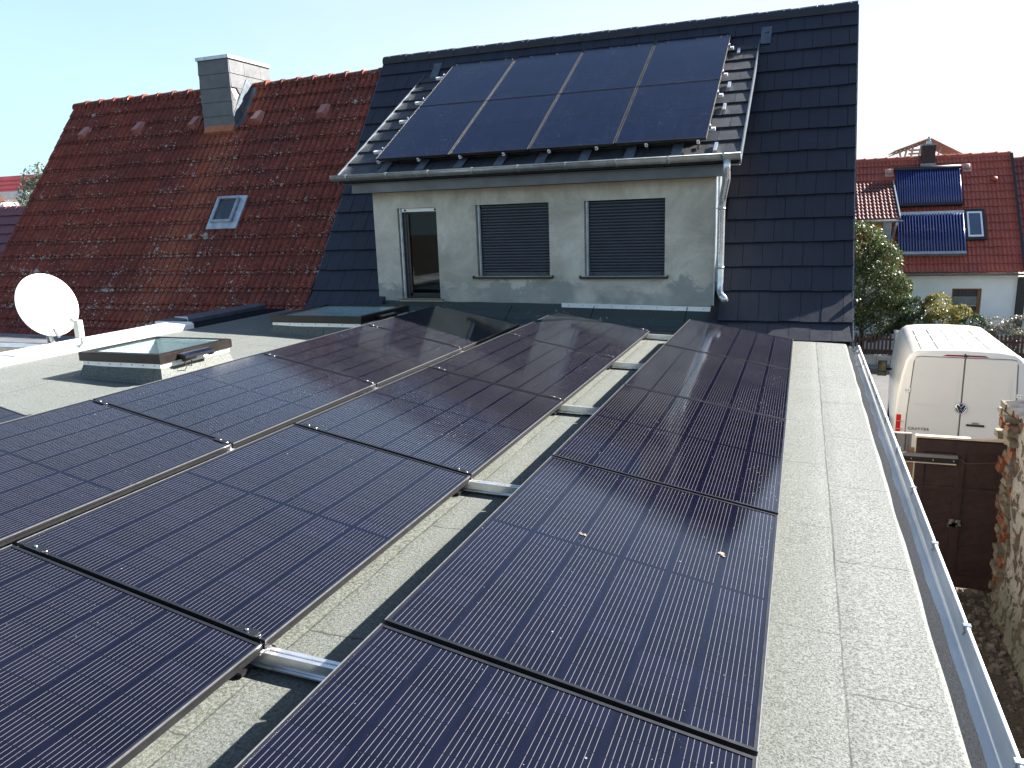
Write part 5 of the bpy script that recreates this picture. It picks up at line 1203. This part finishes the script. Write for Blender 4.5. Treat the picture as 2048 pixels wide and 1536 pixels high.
for o in fwin:
    b = MB(); x0, x1, z0, z1 = o; y = YF+.10
    b.box(x0, x0+.05, y, y+.05, z0, z1); b.box(x1-.09, x1, y, y+.05, z0, z1); b.box(x0+.05, x1-.09, y, y+.05, z0, z0+.10); b.box(x0+.05, x1-.09, y, y+.05, z1-.04, z1); wf = b.build('window', mat('orange wood frame', (.34, .12, .04), .5), fh, FH)
    b = MB(); b.quad((x0+.05, y+.02, z0+.10), (x1-.09, y+.02, z0+.10), (x1-.09, y+.02, z1-.04), (x0+.05, y+.02, z1-.04)); b.build('pane', m_glass('far glass', (.75, .78, .80), .8), wf, FH)
    b = MB(); N = 36
    for zz0, zz1, mi in ((z0+.30, z0+.60, 0), (z0+.60, z1, 1), (z0+.1, z0+.28, 1)):
        vs = []
        for i in range(N+1): x = x0+.05+(x1-x0-.14)*i/N; yy = y+.06+.010*math.sin(i*1.7); vs += [(x, yy, zz0), (x, yy, zz1)]
        b.add(vs, [(2*i, 2*i+2, 2*i+3, 2*i+1) for i in range(N)], mi)
    b.build('curtain', [mat('white net curtain', (.55, .57, .60), .9), mat('grey net curtain', (.10, .10, .12), .9)], wf, FH)
    b = MB(); b.box(x0-.03, x1+.04, YF-.05, YF+.1, z0-.05, z0-.02); b.build('window_sill', SLATE, fh, FH)
b = MB(); b.trough(fy0-.02, fz0-.03, .06, .6, 6.62, axis='x'); b.box(.6, 6.6, fy0+.05, YF, fz0-.09, fz0-.05, 1); b.build('gutter', [ZINCD, WOODO], fh, FH)
def fp(x, z, h=0):
    y = fy0+(z-fz0)/math.tan(fth); return Vector((x, y, z))+Vector((0, -math.sin(fth), math.cos(fth)))*h
# tube collectors
TUB = mat('evacuated tube', (.03, .05, .19), .3, .2, .1, 6, 0, 60, .9)
for (x0, x1, z0, z1, lt, lab) in ((3.02, 5.02, -.20, 1.00, False, 'upper tube collector with a black header pipe'), (3.02, 5.02, -1.78, -.52, True, 'lower tube collector with a white header box')):
    tc_ = thing('tube_collector', fp((x0+x1)/2, z0, .05), lab+' on the far red roof', 'solar collector', 'tube collectors on the far roof'); TO = tuple(tc_.location)
    b = MB(); n = 27 if not lt else 23
    for i in range(n):
        x = x0+.02+(x1-x0-.04)*i/(n-1); b.tube([fp(x, z0+.03, .14), fp(x, z1, .14)], .029 if not lt else .031, 8)
    b.build('glass_tubes', TUB, tc_, TO)
    b = MB()
    if lt:
        q = [fp(x0-.03, z1-.02, .08), fp(x1+.03, z1-.02, .08), fp(x1+.03, z1+.09, .08), fp(x0-.03, z1+.09, .08)]; b.hexa(q, [v+Vector((0, -.06, .05)) for v in q])
    else: b.tube([fp(x0-.08, z1+.06, .15), fp(x1+.03, z1+.06, .15)], .075, 12)
    b.build('header', mat('grey header', (.42, .45, .48), .5) if lt else BLACKM, tc_, TO)
    b = MB(); q = [fp(x0-.01, z0-.03, .05), fp(x1+.01, z0-.03, .05), fp(x1+.01, z0+.05, .05), fp(x0-.01, z0+.05, .05)]; b.hexa(q, [v+Vector((0, -.09, .08)) for v in q])
    q = [fp(x0, z0, .05), fp(x1, z0, .05), fp(x1, z1, .05), fp(x0, z1, .05)]; b.hexa(q, [v+Vector((0, -.045, .045)) for v in q], 1); b.build('backing', [ZINC, mat('collector back', (.010, .013, .035), .4)] if lt else [BLACKM, mat('collector back', (0, 0, 0))], tc_, TO)
b = MB(); q = lambda x0, x1, z0, z1, h0, h1, mi: b.hexa([fp(x0, z0, h0), fp(x1, z0, h0), fp(x1, z1, h0), fp(x0, z1, h0)], [fp(x0, z0, h1), fp(x1, z0, h1), fp(x1, z1, h1), fp(x0, z1, h1)], mi)
q(5.05, 5.66, -1.34, -.36, .05, .10, 0); rw = b.build('roof_window', BLACKM, fh, FH)
b = MB(); q(5.13, 5.18, -1.26, -.46, .10, .13, 0); q(5.52, 5.57, -1.26, -.46, .10, .13, 0); q(5.18, 5.52, -1.26, -1.21, .10, .13, 0); q(5.18, 5.52, -.51, -.46, .10, .13, 0); b.build('frame', ALUW, rw, FH)
b = MB(); q(5.18, 5.52, -1.21, -.51, .10, .115, 0); b.build('pane', mat('far pane', (.05, .08, .13), .08, 0, .2, 3, 0, 60, .9), rw, FH)
for x, z in ((2.80, 1.02), (5.26, 1.08)):
    b = MB(); q(x-.14, x+.14, z-.14, z+.14, .05, .07, 0); b.tube([fp(x, z-.05, .07), fp(x, z+.02, .20)], [.09, .07], 10); b.build('vent_tile', mat('pinkish vent', (.42, .26, .23), .6), fh, FH)
b = MB(); b.tube([fp(6.05, .62, .05), fp(6.05, .62, .16)], [.11, .07], 12); b.build('vent_dome', FT, fh, FH)
b = MB(); b.box(3.84, 4.27, 31.9, 32.3, .9, 1.95, 0); b.box(3.81, 4.30, 31.87, 32.33, 1.95, 2.0, 1)
for k in range(5): b.box(3.835, 4.275, 31.895, 32.3, 1.35+.12*k, 1.362+.12*k, 2)
b.box(3.80, 4.31, 31.80, 31.9, 1.10, 1.33, 1); chm = b.build('chimney', [mat('dark brick', (.055, .03, .026), .9, 0, .4, 10), ZINCD, DARKIN], fh, FH)
b = MB(); b.box(3.98, 4.14, 32.0, 32.18, 2.0, 2.12); b.tube([(4.06, 32.08, 2.12), (4.06, 32.08, 2.26)], .045, 8); b.build('chimney_pot', ZINC, chm, FH)
# far dormer on the left with bright glints
b = MB(); pantiles(b, [(28.3, -.52), (31.4, .72)], .2, 2.92, .30, .25, amp=1.3); b.build('dormer_roof', m_newtile('dormer tile red', (.12, .03, .022)), fh, FH)  # tile colour lowered so the sunlit slope reads as shaded
b = MB(); b.box(.2, 2.92, 28.6, 31, -.62, -.56, 0); b.box(.3, 2.62, 28.75, 31, -1.75, -.62, 1); b.box(2.46, 2.72, 28.70, 31, -1.6, -.60, 0); b.build('dormer_wall', [ZINCD, mat('orange cladding', (.45, .20, .06), .6)], fh, FH)
b = MB(); b.trough(28.28, -.56, .055, .2, 3.0, axis='x'); b.tube([(2.84, 28.25, -.62), (2.80, 28.5, -.85), (2.78, 28.8, -1.2)], .04, 8); b.hexa([(2.90, 28.3, -.50), (2.94, 28.3, -.50), (2.94, 31.4, .74), (2.90, 31.4, .74)], [(2.90, 28.3, -.42), (2.94, 28.3, -.42), (2.94, 31.4, .82), (2.90, 31.4, .82)]); b.build('dormer_gutter', ZINC, fh, FH)
# neighbour attached on the right
nh = thing('attached_red_roofed_house', (9, 31, G), 'next red-roofed house at the right edge beyond a black rain pipe', 'house'); NH = tuple(nh.location)
b = MB(); pantiles(b, [(fy0, fz0-.1), (32.05, fz0-.1+math.tan(fth)*(32.05-fy0))], 6.68, 12, .335, .25, amp=1.3); ridge(b, 6.7, 12, 32.07, fz0-.12+math.tan(fth)*(32.05-fy0)); b.build('roof', m_newtile('darker clay tile', (.24, .05, .04)), nh, NH)
b = MB(); b.box(6.75, 12, YF+.05, 36, G, fz0-.05); b.build('wall', mat('cream render', (.66, .66, .60), .85, 0, .05, 2), nh, NH)
b = MB(); b.box(6.55, 6.76, YF-.12, YF+.06, G, -2.46); b.hexa([fp(6.60, -2.3, .02), fp(6.68, -2.3, .02), fp(6.68, 1.5, .02), fp(6.60, 1.5, .02)], [fp(6.60, -2.3, .10), fp(6.68, -2.3, .10), fp(6.68, 1.5, .10), fp(6.60, 1.5, .10)]); b.build('party_wall_trim', BLACKM, nh, NH)
# half-stripped gable roof behind
oh2 = thing('half_stripped_barn', (5.0, 41, G), 'old barn gable with bare rafters peeking over the far ridge', 'barn'); O2 = tuple(oh2.location)
b = MB()
for i in range(9):
    f = i/8; x = 3.75+1.3*f; z = 2.22+.45*f; b.tube([(x, 40, z-.02), (x, 43, z-.02)], .025, 5)
b.hexa([(3.70, 39.9, 2.26), (5.08, 39.9, 2.74), (5.08, 43, 2.74), (3.70, 43, 2.26)], [(3.70, 39.9, 2.30), (5.08, 39.9, 2.78), (5.08, 43, 2.78), (3.70, 43, 2.30)])
b.hexa([(5.06, 39.9, 2.74), (6.7, 39.9, 1.80), (6.7, 43, 1.80), (5.06, 43, 2.74)], [(5.06, 39.9, 2.79), (6.7, 39.9, 1.85), (6.7, 43, 1.85), (5.06, 43, 2.79)], 1)
b.build('roof', [mat('grey battens', (.33, .28, .26), .9, 0, .3, 5), m_newtile('barn tile', (.30, .12, .09))], oh2, O2)
b = MB()
for (p, q_) in (((3.9, 2.3), (4.15, 1.2)), ((4.2, 2.35), (4.0, 1.2)), ((4.45, 2.45), (4.3, 1.2)), ((4.8, 2.55), (4.55, 1.2)), ((5.6, 2.4), (5.2, 1.2)), ((6.0, 2.1), (5.7, 1.2))): b.tube([(p[0], 40.1, p[1]), (q_[0], 40.1, q_[1])], .045, 5)
for k in range(6): b.box(4.3, 5.0, 40.3, 40.34, 1.5+.15*k, 1.58+.15*k)
b.box(5.2, 6.3, 40.5, 40.55, G, 1.9, 1); b.box(4.0, 6.5, 40.6, 43, G, 1.3, 1); b.build('rafters', [mat('bleached timber', (.42, .35, .30), .9), mat('pink brick', (.42, .20, .16), .9)], oh2, O2)
# garden backdrop: hedge mass behind far houses
b = MB(); crown(b, [(-8+6*i, 60, G+1.6, 5, 3, 2.2) for i in range(10)], 6000, .35); tag(b.build('hedge', LD), 'far green hedge mass behind the houses', None, None, 'stuff')
